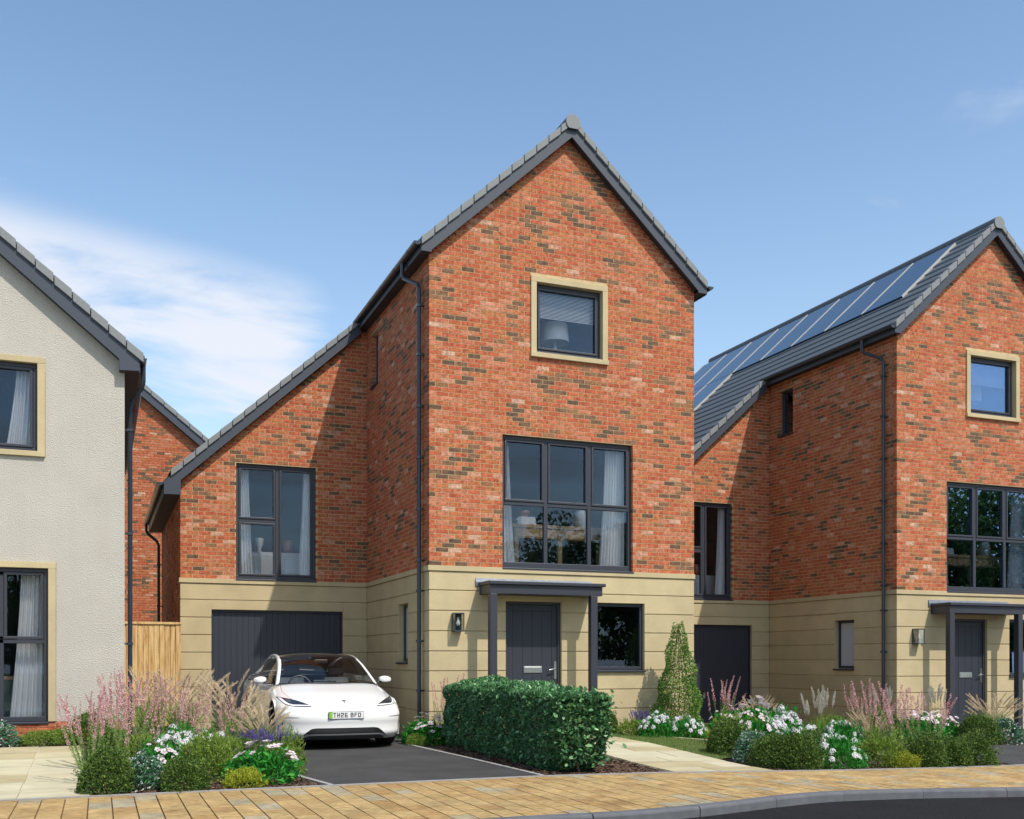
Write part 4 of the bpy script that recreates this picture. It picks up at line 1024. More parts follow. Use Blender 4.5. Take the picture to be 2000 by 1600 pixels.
def make_car():
    root = empty('parked_car', (3.33, 14.85, 0.0))
    nx, ny = 72, 150
    th = np.linspace(-math.pi / 2, math.pi / 2, nx)
    xs = CW * np.sign(np.sin(th)) * np.abs(np.sin(th)) ** .92
    P = []
    vv = np.linspace(0, 1, ny) ; vv = np.where(vv < .25, (vv / .25) ** 1.8 * .25, vv)
    for v in vv:
        row = []
        for x in xs:
            y0, y1 = plan_front(x), plan_rear(x); y = y0 + (y1 - y0) * v
            row.append((x, y, car_top(x, y)))
        P.append(row)
    ring = [P[0][j] for j in range(nx)] + [P[i][-1] for i in range(1, ny)] + [P[-1][j] for j in range(nx - 2, -1, -1)] + [P[i][0] for i in range(ny - 2, 0, -1)]
    n = len(ring); nrm = []
    for k in range(n):
        a = Vector(ring[k - 1]); b = Vector(ring[(k + 1) % n]); d = b - a; v = Vector((d.y, -d.x)); v = v.normalized() if v.length > 1e-6 else Vector((0, -1))
        nrm.append(v)
    Wr = []
    for z in np.linspace(.585, .15, 26):
        row = []
        for k in range(n):
            fr = ss(.0, .9, -nrm[k].y); o = wall_off(z, True) * fr + wall_off(z, False) * (1 - fr)
            row.append((ring[k][0] + nrm[k].x * o, ring[k][1] + nrm[k].y * o, z))
        Wr.append(row + [row[0]])
    # wheel arches are left open
    def in_arch(c):
        return abs(c.x) > .62 and any((c.y - yy) ** 2 + (c.z - .335) ** 2 < .372 ** 2 for yy in (.84, 3.715))
    mb = MB(); mb.grid(P); mb.grid(Wr)
    me = mb.mesh('body', MAT['car_white'], True, 1e-4)
    bm = bmesh.new(); bm.from_mesh(me)
    bvh = BVHTree.FromBMesh(bm)
    bmesh.ops.delete(bm, geom=[f for f in bm.faces if in_arch(f.calc_center_median())], context='FACES')
    # leave the cabin open from above, so the seats show through the glass
    bmesh.ops.delete(bm, geom=[f for f in bm.faces if (lambda c: c.z > .75 and abs(c.x) < .74 and 1.25 + .35 * 0 + .0 < c.y < 4.0 and c.y > 1.02 + .35 * (abs(c.x) / .77) ** 2)(f.calc_center_median())], context='FACES')
    bm.to_mesh(me); bm.free()
    for p in me.polygons: p.use_smooth = True
    body = link('body', me, None, root)
    def hit(x, z):
        h = bvh.ray_cast(Vector((x, -1, z)), Vector((0, 1, 0)))
        return h[0], h[1]
    def patch(name, lower, upper, mat, nu=28, nv=6, off=.004, parent=None, thick=.004):
        """a panel that follows the front of the body; lower/upper are (x,z) chains with the same x range"""
        x0, x1 = lower[0][0], lower[-1][0]; rows = []; 
        li = lambda c, x: float(np.interp(x, [p[0] for p in c], [p[1] for p in c]))
        for j in range(nv + 1):
            row = []
            for i in range(nu + 1):
                x = x0 + (x1 - x0) * i / nu; a, b = li(lower, x), li(upper, x); z = a + (b - a) * j / nv
                p, nn = hit(x, z)
                if p is None: p = Vector((x, plan_front(x), z)); nn = Vector((0, -1, 0))
                if nn.y > 0: nn = -nn
                row.append(tuple(p + nn * off))
            rows.append(row)
        m = MB(); m.grid(rows); return m.build(name, mat, parent or root)
    # headlights, the same outline on both sides
    for s in (-1, 1):
        lo = [(.478, .628), (.56, .628), (.70, .632), (.76, .640), (.81, .652), (.845, .690), (.868, .742), (.874, .758)]
        up = [(.478, .6285), (.52, .664), (.60, .695), (.66, .718), (.77, .744), (.845, .756), (.868, .758), (.874, .7585)]
        fl = (lambda c: [(-x, z) for x, z in c][::-1]) if s < 0 else (lambda c: c)
        hl = patch('headlight', fl(lo), fl(up), MAT['lens'], 34, 6, .003)
        lo2 = [(.50, .638), (.56, .640), (.66, .642), (.72, .640), (.77, .649), (.815, .668), (.842, .702), (.858, .742)]
        up2 = [(.50, .650), (.56, .653), (.66, .656), (.72, .657), (.77, .672), (.800, .702), (.828, .745), (.858, .749)]
        patch('light_strip', fl(lo2), fl(up2), MAT['drl'], 26, 3, .0055, hl)
        lo3 = [(.735, .682), (.79, .700)]; up3 = [(.735, .715), (.79, .735)]
        patch('projector', fl(lo3), fl(up3), MAT['steel'], 6, 4, .006, hl)
        # side vents of the bumper
        v = patch('bumper_vent', fl([(.66, .472), (.88, .468)]), fl([(.66, .478), (.88, .488)]), MAT['car_silver'], 14, 3, .003)
        patch('bumper_slot', fl([(.838, .27), (.856, .27), (.876, .47)]) if False else fl([(.852, .262), (.870, .40), (.886, .476)]), fl([(.852, .30), (.870, .488), (.886, .488)]), MAT['car_black'], 10, 8, .003)
    # lower intake, silver lip and dark skirt
    patch('lower_intake', [(-.635, .190), (-.55, .232), (-.42, .238), (.42, .238), (.55, .232), (.635, .190)], [(-.635, .192), (-.56, .262), (-.49, .312), (-.42, .322), (.42, .322), (.49, .312), (.56, .262), (.635, .192)], MAT['car_black'], 60, 8, .004)
    for k in range(4):
        z = .252 + k * .016; hw = .44 - k * .004
        patch('intake_bar', [(-hw, z), (hw, z)], [(-hw, z + .005), (hw, z + .005)], MAT['car_dark'], 40, 1, .009)
    patch('lower_lip', [(-.70, .168), (-.60, .176), (-.52, .214), (-.42, .219), (.42, .219), (.52, .214), (.60, .176), (.70, .168)], [(-.70, .180), (-.61, .196), (-.53, .236), (-.42, .239), (.42, .239), (.53, .236), (.61, .196), (.70, .180)], MAT['car_silver'], 60, 3, .007)
    patch('skirt', [(-.60, .152), (.60, .152)], [(-.60, .1765), (-.52, .212), (-.42, .218), (.42, .218), (.52, .212), (.60, .1765)], MAT['car_dark'], 50, 4, .005)
    # number plate
    p, nn = hit(0, .51); yp = p.y - .012
    pl = MB(); pl.box(-.26, .26, yp - .006, yp + .02, .452, .563); plate = pl.build('number_plate', MAT['car_black'], root, bevel=.004)
    MB().box(-.203, .253, yp - .0085, yp - .0062, .459, .556).build('plate_face', MAT['plate'], plate); MB().box(-.253, -.2035, yp - .0085, yp - .0062, .459, .556).build('plate_band', MAT['plate_green'], plate)
    # lettering drawn as strokes
    S = {'T': [[(0, 1), (1, 1)], [(.5, 1), (.5, 0)]], 'H': [[(0, 0), (0, 1)], [(1, 0), (1, 1)], [(0, .52), (1, .52)]], '2': [[(0, .82), (0, 1), (1, 1), (1, .55), (0, .42), (0, 0), (1, 0)]],
         '6': [[(.95, 1), (0, 1), (0, 0), (1, 0), (1, .50), (0, .50)]], 'B': [[(0, 0), (0, 1), (.85, 1), (.95, .9), (.95, .62), (.82, .53), (0, .53)], [(.82, .53), (1, .42), (1, .1), (.88, 0), (0, 0)]],
         'F': [[(0, 0), (0, 1), (1, 1)], [(0, .54), (.8, .54)]], 'D': [[(0, 0), (0, 1), (.8, 1), (1, .82), (1, .18), (.8, 0), (0, 0)]]}
    ch_w, ch_h, gap, st = .040, .066, .0155, .011; xx = -.192
    for ch in 'TH26 BFD':
        if ch == ' ': xx += .030; continue
        m = MB()
        for ln in S[ch]:
            for (a, b), (c, d) in zip(ln, ln[1:]):
                A = Vector((xx + st / 2 + a * (ch_w - st), .475 + st / 2 + b * (ch_h - st))); B = Vector((xx + st / 2 + c * (ch_w - st), .475 + st / 2 + d * (ch_h - st)))
                dd = (B - A).normalized() * st / 2; q = Vector((-dd.y, dd.x)); A2, B2 = A - dd, B + dd
                quad = [A2 - q, B2 - q, B2 + q, A2 + q]; m.add([(v.x, yp - .0100, v.y) for v in quad], [(0, 1, 2, 3)])
        m.build('plate_letter', MAT['ink'], plate); xx += ch_w + gap
    # small emblem on the nose, a winged T
    em = [[(-.036, .712), (-.033, .704), (-.016, .707), (0, .7085), (.016, .707), (.033, .704), (.036, .712), (.018, .7155), (0, .717), (-.018, .7155)], [(-.010, .703), (0, .7045), (.010, .703), (.006, .685), (0, .665), (-.006, .685)]]
    for poly in em:
        m = MB(); vs = []
        for x, z in poly:
            q, n2 = hit(x, z); vs.append(tuple(q + Vector((0, -.004, .003))))
        m.add(vs, [tuple(range(len(vs)))]); m.build('emblem', MAT['car_dark'], root)
    # cabin: windscreen, roof glass, pillars, side glass
    C = [(0.97, .940, 1.27, .765, .930), (1.25, 1.105, 1.50, .705, 1.092), (1.55, 1.265, 1.76, .652, 1.240), (1.88, 1.388, 2.08, .615, 1.350), (2.25, 1.436, 2.42, .600, 1.395), (2.65, 1.446, 2.75, .592, 1.405), (3.1, 1.425, 3.15, .582, 1.380), (3.55, 1.355, 3.58, .575, 1.305), (3.95, 1.245, 3.95, .575, 1.195), (4.25, 1.125, 4.22, .60, 1.085)]
    def prof(u):
        i = min(int(u), len(C) - 2); t = u - i
        g = lambda k: C[min(max(k, 0), len(C) - 1)]
        a, b, c, d = (np.array(g(i + j)) for j in (-1, 0, 1, 2))
        return .5 * (2 * b + (c - a) * t + (2 * a - 5 * b + 4 * c - d) * t * t + (3 * b - a - 3 * c + d) * t ** 3)
    def cabin_rows(u0, u1, n, sx=1.0, dz=0.0):
        rows = []
        for k in range(n + 1):
            yc, zc, yr, xr, zr = prof(u0 + (u1 - u0) * k / n); row = []
            for t in np.linspace(-sx, sx, 25):
                row.append((xr * t, yc + (yr - yc) * t * t, zr + (zc - zr) * (1 - abs(t) ** 2.2) + dz))
            rows.append(row)
        return rows
    MB().grid(cabin_rows(0, 3.0, 14)).build('windscreen', MAT['car_glass'], root)
    MB().grid(cabin_rows(3.0, 6.3, 16)).build('roof_glass', MAT['roof_glass'], root)
    MB().grid(cabin_rows(6.3, 9.0, 12)).build('rear_window', MAT['roof_glass'], root)
    m = MB(); m.grid(cabin_rows(2.72, 3.02, 3, dz=.004)); m.build('screen_header', MAT['car_black'], root)
    m = MB(); m.grid(cabin_rows(-.02, .14, 2, dz=.004)); m.build('screen_base', MAT['car_black'], root)
    us = np.linspace(0, 9.0, 46)
    for s in (-1, 1):
        pil = []; rail = []; sg = []
        for u in us:
            yc, zc, yr, xr, zr = prof(u); w = .052 if u < 7 else .052 + .03 * (u - 7)
            a = (s * xr, yr, zr); top = (s * (xr + .016), yr + .002, zr + .004); mid = (s * (xr + w * .62), yr + .008, zr - .006); out = (s * (xr + w), yr + .012, zr - .034); 
            pil.append([(s * (xr - .012), yr, zr + .002), a, top, mid, out, (s * (xr + w - .012), yr + .012, zr - .05)])
        MB().grid(pil).build('roof_pillar', MAT['car_white'], root)
        belt = lambda y: .940 + .030 * ss(1.2, 4.2, y)
        glass = []
        for u in np.linspace(.62, 8.3, 34):
            yc, zc, yr, xr, zr = prof(u); zb = belt(yr); a = Vector((s * (xr + .040), yr + .012, zr - .040)); b = Vector((s * .858, yr + .012, zb))
            row = []
            for t in np.linspace(0, 1, 6):
                p = a.lerp(b, t); p.x += s * .022 * math.sin(t * math.pi); row.append(tuple(p))
            glass.append(row)
        MB().grid(glass).build('side_window', MAT['car_glass'] if True else None, root)
        MB().grid([[ (r[-1][0] + s * .004, r[-1][1], r[-1][2] - .012), (r[-1][0] + s * .004, r[-1][1], r[-1][2] + .006)] for r in glass], smooth=True).build('window_trim', MAT['car_black'], root)
        # dark middle pillar
        k = 17; MB().grid([[tuple(Vector(q) + Vector((s * .004, 0, 0))) for q in glass[k]], [tuple(Vector(q) + Vector((s * .004, 0, 0))) for q in glass[k + 2]]]).build('door_pillar', MAT['car_black'], root)
        # rear quarter closes the cabin behind the side glass
        q = []
        for u in np.linspace(8.2, 9.0, 6):
            yc, zc, yr, xr, zr = prof(u); q.append([(s * (xr + .05), yr + .012, zr - .03), (s * .80, yr + .012, 1.03), (s * .87, yr + .012, .93)])
        MB().grid(q).build('rear_quarter', MAT['car_white'], root)
        # shoulder between door top and pillar foot
        # mirrors
        mb = MB(); pr = []
        for t in np.linspace(0, 1, 9):
            k = math.sin(math.pi * min(max(t, .03), .97)) ** .30
            pr.append([(s * (.905 + .19 * t), 1.56 - .02 * k + .075 * (t - .5) ** 2 + (.085 * k if a > 0 else -.055 * k) * abs(math.cos(b)) ** .55, 1.0 - .012 * t + .056 * k * (abs(math.sin(b)) ** .55) * (1 if math.sin(b) > 0 else -.85)) for b in np.linspace(0, 2 * math.pi, 25) for a in (math.cos(b),)])
        mb.grid(pr); mir = mb.build('wing_mirror', MAT['car_white'], root)
        MB().box(s * .83, s * .95, 1.56, 1.62, .935, .962).build('mirror_stalk', MAT['car_black'], mir, bevel=.008)
        # faint shut line between bonnet and wing
        ln = []
        for t in np.linspace(0, 1, 30):
            x = s * (.70 + .06 * math.sin(t * math.pi * .9) + .02 * t); y = .34 + t * .86; ln.append((x, y, car_top(x, y) + .0012))
        r_ = [[(p[0] - .0025, p[1], p[2]), (p[0] + .0025, p[1], p[2])] for p in ln]
        MB().grid(r_).build('panel_gap', MAT['car_dark'], root)
        MB().box(s * (CW + .001), s * (CW + .006), 2.06, 2.26, .80, .82) if False else None
        # wheels
        for yy in (.84, 3.715):
            wx = s * .80; w = MB(); prf = [(.235, -.115), (.30, -.12), (.328, -.105), (.335, -.06), (.335, .06), (.328, .105), (.30, .12), (.235, .115)]
            sg_ = 44; vs = [(wx + o, yy + r * math.cos(2 * math.pi * k / sg_), .335 + r * math.sin(2 * math.pi * k / sg_)) for r, o in prf for k in range(sg_)]
            w.add(vs, [(i * sg_ + k, i * sg_ + (k + 1) % sg_, (i + 1) * sg_ + (k + 1) % sg_, (i + 1) * sg_ + k) for i in range(len(prf) - 1) for k in range(sg_)], 0, True)
            wheel = w.build('wheel', MAT['tyre'], root)
            r_ = MB(); xo = wx + s * .095
            r_.tube([(wx - .02 * s, yy, .335), (xo - .03 * s, yy, .335)], .235, 32)
            for k in range(5):
                a = k * 2 * math.pi / 5 + .3; ca, sa = math.cos(a), math.sin(a)
                r_.add([(xo - .01 * s, yy + ca * .03 - sa * .035, .335 + sa * .03 + ca * .035), (xo - .01 * s, yy + ca * .03 + sa * .035, .335 + sa * .03 - ca * .035), (xo, yy + ca * .235 + sa * .03, .335 + sa * .235 - ca * .03), (xo, yy + ca * .235 - sa * .03, .335 + sa * .235 + ca * .03)], [(0, 1, 2, 3)])
            r_.build('rim', MAT['rim'], wheel)
            # arch liner and lip
            lip = MB(); lp = []
            for k in range(25):
                a = -.42 + (math.pi + .84) * k / 24; y = yy + .378 * math.cos(a); z = .335 + .378 * math.sin(a)
                if z < .16: continue
                lp.append((s * (CW - .006), y, z))
            lip.tube(lp, .014, 6); lip.build('arch_lip', MAT['car_white'], root)
            lin = MB(); lin.grid([[(s * x, yy + .375 * math.cos(a), .335 + .375 * math.sin(a)) for x in (.55, .915)] for a in np.linspace(-.3, math.pi + .3, 24)]); lin.add([(s * .55, yy + .375 * math.cos(a), .335 + .375 * math.sin(a)) for a in np.linspace(-.3, math.pi + .3, 24)], [tuple(range(24))]); lin.build('arch_liner', MAT['car_black'], root)
    # underside
    u = MB(); u.box(-.58, .58, .12, 4.6, .15, .20); u.box(-.80, .80, 1.3, 3.25, .15, .20); u.build('underbody', MAT['car_black'], root)
    # interior
    i = MB(); i.box(-.72, .72, 1.05, 1.6, .70, .90); i.box(-.78, .78, 1.3, 4.0, .25, .30); i.build('dashboard', MAT['car_dark'], root, bevel=.02)
    for s in (-1, 1):
        b = MB(); P = []
        for t in np.linspace(0, 1, 8):
            hw = .245 - .05 * t; z = .52 + .50 * t; y = 2.20 + .16 * t
            P.append([(s * .37 + hw * math.cos(a), y + (.075 - .02 * t) * math.sin(a), z) for a in np.linspace(0, 2 * math.pi, 17)])
        b.grid(P); b.add(P[-1][:-1], [tuple(range(16))]); b.box(s * .37 - .25, s * .37 + .25, 1.75, 2.2, .42, .56); seat = b.build('seat', MAT['seat'], root)
        MB().box(s * .37 - .13, s * .37 + .13, 2.35, 2.43, 1.045, 1.20).build('headrest', MAT['seat_dark'], seat, bevel=.03)
    rb = MB(); rb.box(-.66, .66, 3.25, 3.4, .55, 1.02); rb.box(-.66, .66, 2.8, 3.25, .45, .6); rb.build('rear_seat', MAT['seat_dark'], root, bevel=.04)
    st = MB(); c = Vector((-.37, 1.62, .89)); ring_ = [(c.x + .175 * math.cos(a), c.y + .175 * math.sin(a) * .35, c.z + .175 * math.sin(a) * .93) for a in np.linspace(0, 2 * math.pi, 25)]
    st.tube(ring_, .016, 8, cap=False); st.tube([(c.x - .16, c.y, c.z), (c.x + .16, c.y, c.z)], .02, 6); st.build('steering_wheel', MAT['car_black'], root)
    MB().box(-.11, .11, 1.78, 1.80, 1.255, 1.315).build('interior_mirror', MAT['car_black'], root, bevel=.01)
    MB().box(-.18, .18, 1.47, 1.485, .80, .99).build('screen', MAT['lens'], root, bevel=.008)
    return root
car = make_car()
tag(car, 'white electric saloon car parked nose out on the driveway before the dark garage door', 'car')
# ------------------------------------------------------------------ planting
def leaf_quads(c, d, ln, wd, r, fold=.25):
    """leaves as folded diamonds: centres c (n,3), directions d (n,3), lengths and widths (n,)"""
    n = len(c); d = d / np.maximum(np.linalg.norm(d, axis=1, keepdims=True), 1e-6)
    up = r.normal(size=(n, 3)); side = np.cross(d, up); side /= np.maximum(np.linalg.norm(side, axis=1, keepdims=True), 1e-6)
    nrm = np.cross(side, d)
    L = ln[:, None]; Wd = wd[:, None]
    a = c - d * L * .5; b = c + d * L * .5; m = c - d * L * .05 + nrm * Wd * fold
    co = np.stack([a, m + side * Wd * .5, b, m - side * Wd * .5], 1).reshape(-1, 3)
    return co, np.arange(4 * n).reshape(n, 4)
def lumps(v, r, k=7, amp=.22):
    """radial factor that makes a crown uneven"""
    c = r.normal(size=(k, 3)); c /= np.linalg.norm(c, axis=1, keepdims=True); a = r.uniform(-amp, amp, k)
    dot = v @ c.T
    return 1 + (np.exp((dot - 1) * 5) * a).sum(1)
def mound_mesh(name, mat, n, rx, rz, ln, wd, seed, up=.5, zmin=.03, shell=.35, amp=.25, shoots=.30):
    r = np.random.default_rng(seed); v = r.normal(size=(n, 3)); v[:, 2] = np.abs(v[:, 2]) - .15 * r.random(n); v /= np.linalg.norm(v, axis=1, keepdims=True)
    rad = (1 - shell * r.random(n) ** 1.7) * lumps(v, r, 9, amp)
    # loose shoots breaking the outline
    ns = 46; sd = r.normal(size=(ns, 3)); sd[:, 2] = np.abs(sd[:, 2]) + .25; sd /= np.linalg.norm(sd, axis=1, keepdims=True); k = int(n * shoots); w = r.integers(0, ns, k)
    v[:k] = sd[w] + r.normal(size=(k, 3)) * .045; rad[:k] = (.72 + r.random(k) * (.30 + .28 * r.random(ns)[w])) * lumps(sd[w], r, 6, amp)
    c = v * rad[:, None] * np.array([rx, rx, rz]); c[:, 2] = np.maximum(c[:, 2] + .1 * rz, zmin * r.random(n) + .01)
    d = v * .7 + r.normal(size=(n, 3)) * .55; d[:, 2] += up
    L = ln * r.uniform(.6, 1.25, n); co, f = leaf_quads(c, d, L, wd * r.uniform(.7, 1.2, n), r)
    tone = np.clip(r.normal(.5, .24, n) + .0, 0, 1)
    return np_mesh(name, co, f, mat, tone)
def core(rx, rz, seed, col):
    return None
def strips(paths, w, r):
    """thin upright ribbons along point paths (list of (k,3) arrays)"""
    co = []; f = []
    for p in paths:
        k = len(p); a = r.uniform(0, 6.28); s = np.array([math.cos(a), math.sin(a), 0]); b = len(co)
        for i, q in enumerate(p):
            ww = w * (1 - .75 * i / (k - 1)); co.append(q - s * ww); co.append(q + s * ww)
        f += [(b + 2 * i, b + 2 * i + 1, b + 2 * i + 3, b + 2 * i + 2) for i in range(k - 1)]
    return np.array(co), np.array(f)
def merge(parts):
    co = []; f = []; t = []; b = 0
    for c, ff, tn in parts: co.append(c); f.append(ff + b); t.append(tn); b += len(c)
    return np.concatenate(co), np.concatenate(f), np.concatenate(t)

def flower_mesh(name, rad, petals, mat, seed, cup=.25, layers=1, centre=True):
    r = np.random.default_rng(seed); co = []; f = []; t = []; m2 = []
    for l in range(layers):
        for k in range(petals):
            a = 2 * math.pi * (k + .5 * l) / petals + r.normal() * .08; w = math.pi / petals * .95; rr = rad * (1 - .25 * l) * r.uniform(.9, 1.08)
            P = lambda q, ang, z: (q * math.cos(ang), q * math.sin(ang), z)
            b = len(co); zc = cup * rad * (1 + .8 * l)
            co += [P(rad * .08, a, 0.004 * l), P(rr * .7, a - w, zc * .7), P(rr, a, zc * r.uniform(.6, 1.2)), P(rr * .7, a + w, zc * .7)]
            f.append((b, b + 1, b + 2, b + 3)); t.append(r.random())
    if centre:
        b = len(co); q = rad * .18
        co += [(q, 0, rad * .10), (0, q, rad * .10), (-q, 0, rad * .10), (0, -q, rad * .10)]; f.append((b, b + 1, b + 2, b + 3)); t.append(.5)
    me = np_mesh(name, co, f, [mat, MAT['centre']], t)
    if centre: me.polygons[len(f) - 1].material_index = 1
    return me
def umbel_mesh(name, rad, mat, seed, n=22):
    """flat domed head of many small white petals"""
    r = np.random.default_rng(seed); a = r.uniform(0, 6.28, n * 4); q = rad * np.sqrt(r.random(n * 4)); z = .60 * rad * (1 - (q / rad) ** 2)
    c = np.stack([q * np.cos(a), q * np.sin(a), z], 1); d = np.stack([np.cos(a), np.sin(a), .1 + r.normal(size=n * 4) * .35 - .9 * (q / rad) ** 2], 1)
    ln = np.full(n * 4, rad * .46); co = []
    side = np.stack([-np.sin(a), np.cos(a), np.zeros(n * 4)], 1)
    A = c - d * ln[:, None] * .5; B = c + d * ln[:, None] * .5
    co = np.stack([A, c + side * rad * .14, B, c - side * rad * .14], 1).reshape(-1, 3)
    return np_mesh(name, co, np.arange(len(co)).reshape(-1, 4), mat, np.clip(r.normal(.6, .3, n * 4), 0, 1))
def spike_mesh(name, h, rad, mat, seed, n, ln, wd, taper=.6, droop=0):
    """flower spike along +z: small petals round a stalk"""
    r = np.random.default_rng(seed); z = r.random(n) ** .9 * h; a = r.uniform(0, 6.28, n); q = rad * (1 - taper * (z / h) ** 1.5) * r.uniform(.4, 1.0, n)
    c = np.stack([q * np.cos(a) + droop * (z / h) ** 2, q * np.sin(a), z], 1); d = np.stack([np.cos(a), np.sin(a), r.uniform(.2, 1.2, n)], 1)
    co, f = leaf_quads(c, d, ln * r.uniform(.7, 1.3, n), wd * r.uniform(.7, 1.3, n), r)
    st, fs = strips([np.array([[0, 0, -.02], [droop * .25, 0, h * .5], [droop, 0, h]])], .0022, r)
    co, f, t = merge([(co, f, np.clip(r.normal(.5, .28, n), 0, 1)), (st, fs, np.zeros(len(fs)))])
    return np_mesh(name, co, f, mat, t)
def plume_mesh(name, h, rad, mat, seed, n=170, bend=.05):
    r = np.random.default_rng(seed); z = r.random(n) * h; a = r.uniform(0, 6.28, n); t_ = z / h; q = rad * np.sin(np.pi * np.clip(t_ * .86 + .12, 0, 1)) ** .8 * r.uniform(.2, 1, n)
    c = np.stack([q * np.cos(a) * .6 + bend * t_ ** 2, q * np.sin(a) * .6, z], 1); d = np.stack([np.cos(a) * .6, np.sin(a) * .6, np.full(n, 1.1)], 1)
    co, f = leaf_quads(c, d, np.full(n, h * .20), np.full(n, .0042), r)
    return np_mesh(name, co, f, mat, r.random(n))
def orient(o, d, spin=0.0):
    o.rotation_mode = 'QUATERNION'; q = Vector(d).to_track_quat('Z', 'Y'); o.rotation_quaternion = q @ Matrix.Rotation(spin, 4, 'Z').to_quaternion()

RP = random.Random(21)
def proto(kind):
    root = empty(kind)
    return root
def p_mound(kind, mat, seed, n=5200, rx=.30, rz=.42, ln=.034, wd=.012, up=.55, amp=.25, shoots=.3):
    root = proto(kind); o = link('foliage', mound_mesh(kind + '_foliage', mat, n, rx, rz, ln, wd, seed, up, amp=amp, shoots=shoots), None, root); o['kind'] = 'stuff'
    m = MB(); m.tube([(0, 0, 0), (.02, .01, rz * .3), (.0, .02, rz * .6)], [.012, .009, .005], 6); m.build('stem', MAT['wood_stem'], root)
    return root
def p_daisy(seed, n_fl=32, rx=.30, rz=.26):
    root = proto('daisy_plant'); r = np.random.default_rng(seed); rr = random.Random(seed)
    o = link('foliage', mound_mesh('daisy_leaves', MAT['bright_leaf'], 900, rx, rz, .085, .034, seed, .3, amp=.2), None, root); o['kind'] = 'stuff'
    mes = [flower_mesh('daisy', .040, 5, MAT['petal'], seed + k, .12) for k in range(4)]
    st = []
    for k in range(n_fl):
        a = rr.uniform(0, 6.28); q = math.sqrt(rr.random()) * rx * 1.02; z = rz * (1.25 - .60 * (q / rx) ** 2) + rr.uniform(.01, .09)
        f = link('flower', mes[k % 4], None, root); f.location = (q * math.cos(a), q * math.sin(a), z); s = rr.uniform(.8, 1.25); f.scale = (s, s, s)
        orient(f, (q * math.cos(a) / rx * .7 + rr.uniform(-.25, .25), q * math.sin(a) / rx * .7 - .3 + rr.uniform(-.2, .2), 1), rr.uniform(0, 6))
        st.append(np.array([[q * .4 * math.cos(a), q * .4 * math.sin(a), .02], [q * .8 * math.cos(a), q * .8 * math.sin(a), z * .6], [q * math.cos(a), q * math.sin(a), z]]))
    co, f = strips(st, .003, r); o = link('stems', np_mesh('stems', co, f, MAT['stem']), None, root); o['kind'] = 'stuff'
    return root
def p_candytuft(seed, n_fl=38, rx=.34, rz=.24, mat='bright_leaf'):
    root = proto('white_flower_plant'); r = np.random.default_rng(seed); rr = random.Random(seed)
    o = link('foliage', mound_mesh('candytuft_leaves', MAT[mat], 1500, rx, rz, .055, .02, seed, .5, amp=.2), None, root); o['kind'] = 'stuff'
    mes = [umbel_mesh('umbel', .040, MAT['wpetal'], seed + k) for k in range(3)]
    for k in range(n_fl):
        a = rr.uniform(0, 6.28); q = math.sqrt(rr.random()) * rx * 1.0; z = rz * (1.16 - .75 * (q / rx) ** 2) + rr.uniform(-.03, .04)
        f = link('flower_head', mes[k % 3], None, root); f.location = (q * math.cos(a), q * math.sin(a), z); s = rr.uniform(.8, 1.2); f.scale = (s, s, s)
        orient(f, (q * math.cos(a) / rx * .8, q * math.sin(a) / rx * .8 - .1, 1), rr.uniform(0, 6))
    return root
def p_gyp(seed, rx=.24, rz=.34):
    root = proto('small_flowered_plant'); r = np.random.default_rng(seed)
    o = link('foliage', mound_mesh('grey_leaves', MAT['grey_leaf'], 1500, rx, rz, .055, .024, seed, .2, amp=.3), None, root); o['kind'] = 'stuff'
    n = 130; parts = []
    v = r.normal(size=(n, 3)); v[:, 2] = np.abs(v[:, 2]); v /= np.linalg.norm(v, axis=1, keepdims=True); c = v * np.array([rx, rx, rz]) * r.uniform(.95, 1.25, n)[:, None]
    C = np.repeat(c, 4, 0) + r.normal(size=(4 * n, 3)) * .006; d = np.repeat(v, 4, 0) * .5 + r.normal(size=(4 * n, 3))
    co, f = leaf_quads(C, d, np.full(4 * n, .020), np.full(4 * n, .013), r); o = link('flowers', np_mesh('tiny_flowers', co, f, MAT['wpetal'], r.random(4 * n)), None, root); o['kind'] = 'stuff'
    return root
def p_spire(seed, n=14, h=.95, spread=.26, spike=.36):
    root = proto('pink_spire_plant'); r = np.random.default_rng(seed); rr = random.Random(seed)
    paths = []; lc = []; ld = []
    mes = [spike_mesh('pink_spike', spike, .022, MAT['pink'], seed + k, 120, .020, .012, .55, .04) for k in range(3)]
    for k in range(n):
        a = rr.uniform(0, 6.28); q = spread * math.sqrt(rr.random()); hh = h * rr.uniform(.68, 1.05) - spike * .9; lean = (q * math.cos(a), q * math.sin(a))
        b = np.array([lean[0] * .35, lean[1] * .35, 0]); m = np.array([lean[0] * .7, lean[1] * .7, hh * .5]); t = np.array([lean[0] * 1.15, lean[1] * 1.15, hh])
        p = np.array([b, .5 * (b + m), m, .5 * (m + t), t]); paths.append(p)
        f = link('flower_spike', mes[k % 3], None, root); f.location = tuple(t); orient(f, tuple(t - m + np.array([rr.uniform(-.05, .05), rr.uniform(-.05, .05), .1])), rr.uniform(0, 6)); s = rr.uniform(.75, 1.15); f.scale = (s, s, s)
        nl = 170
        for u in r.random(nl):
            q3 = b + (t - b) * u; lc.append(q3 + r.normal(size=3) * .008); ld.append((r.normal(), r.normal(), .9))
    st, fs = strips(paths, .0035, r); lc = np.array(lc); co, f = leaf_quads(lc, np.array(ld, float), np.full(len(lc), .045) * r.uniform(.5, 1.2, len(lc)), np.full(len(lc), .0055), r)
    co, f, t = merge([(st, fs, np.full(len(fs), .2)), (co, f, r.random(len(f)))]); o = link('foliage', np_mesh('spire_foliage', co, f, MAT['spire_leaf'], t), None, root); o['kind'] = 'stuff'
    return root
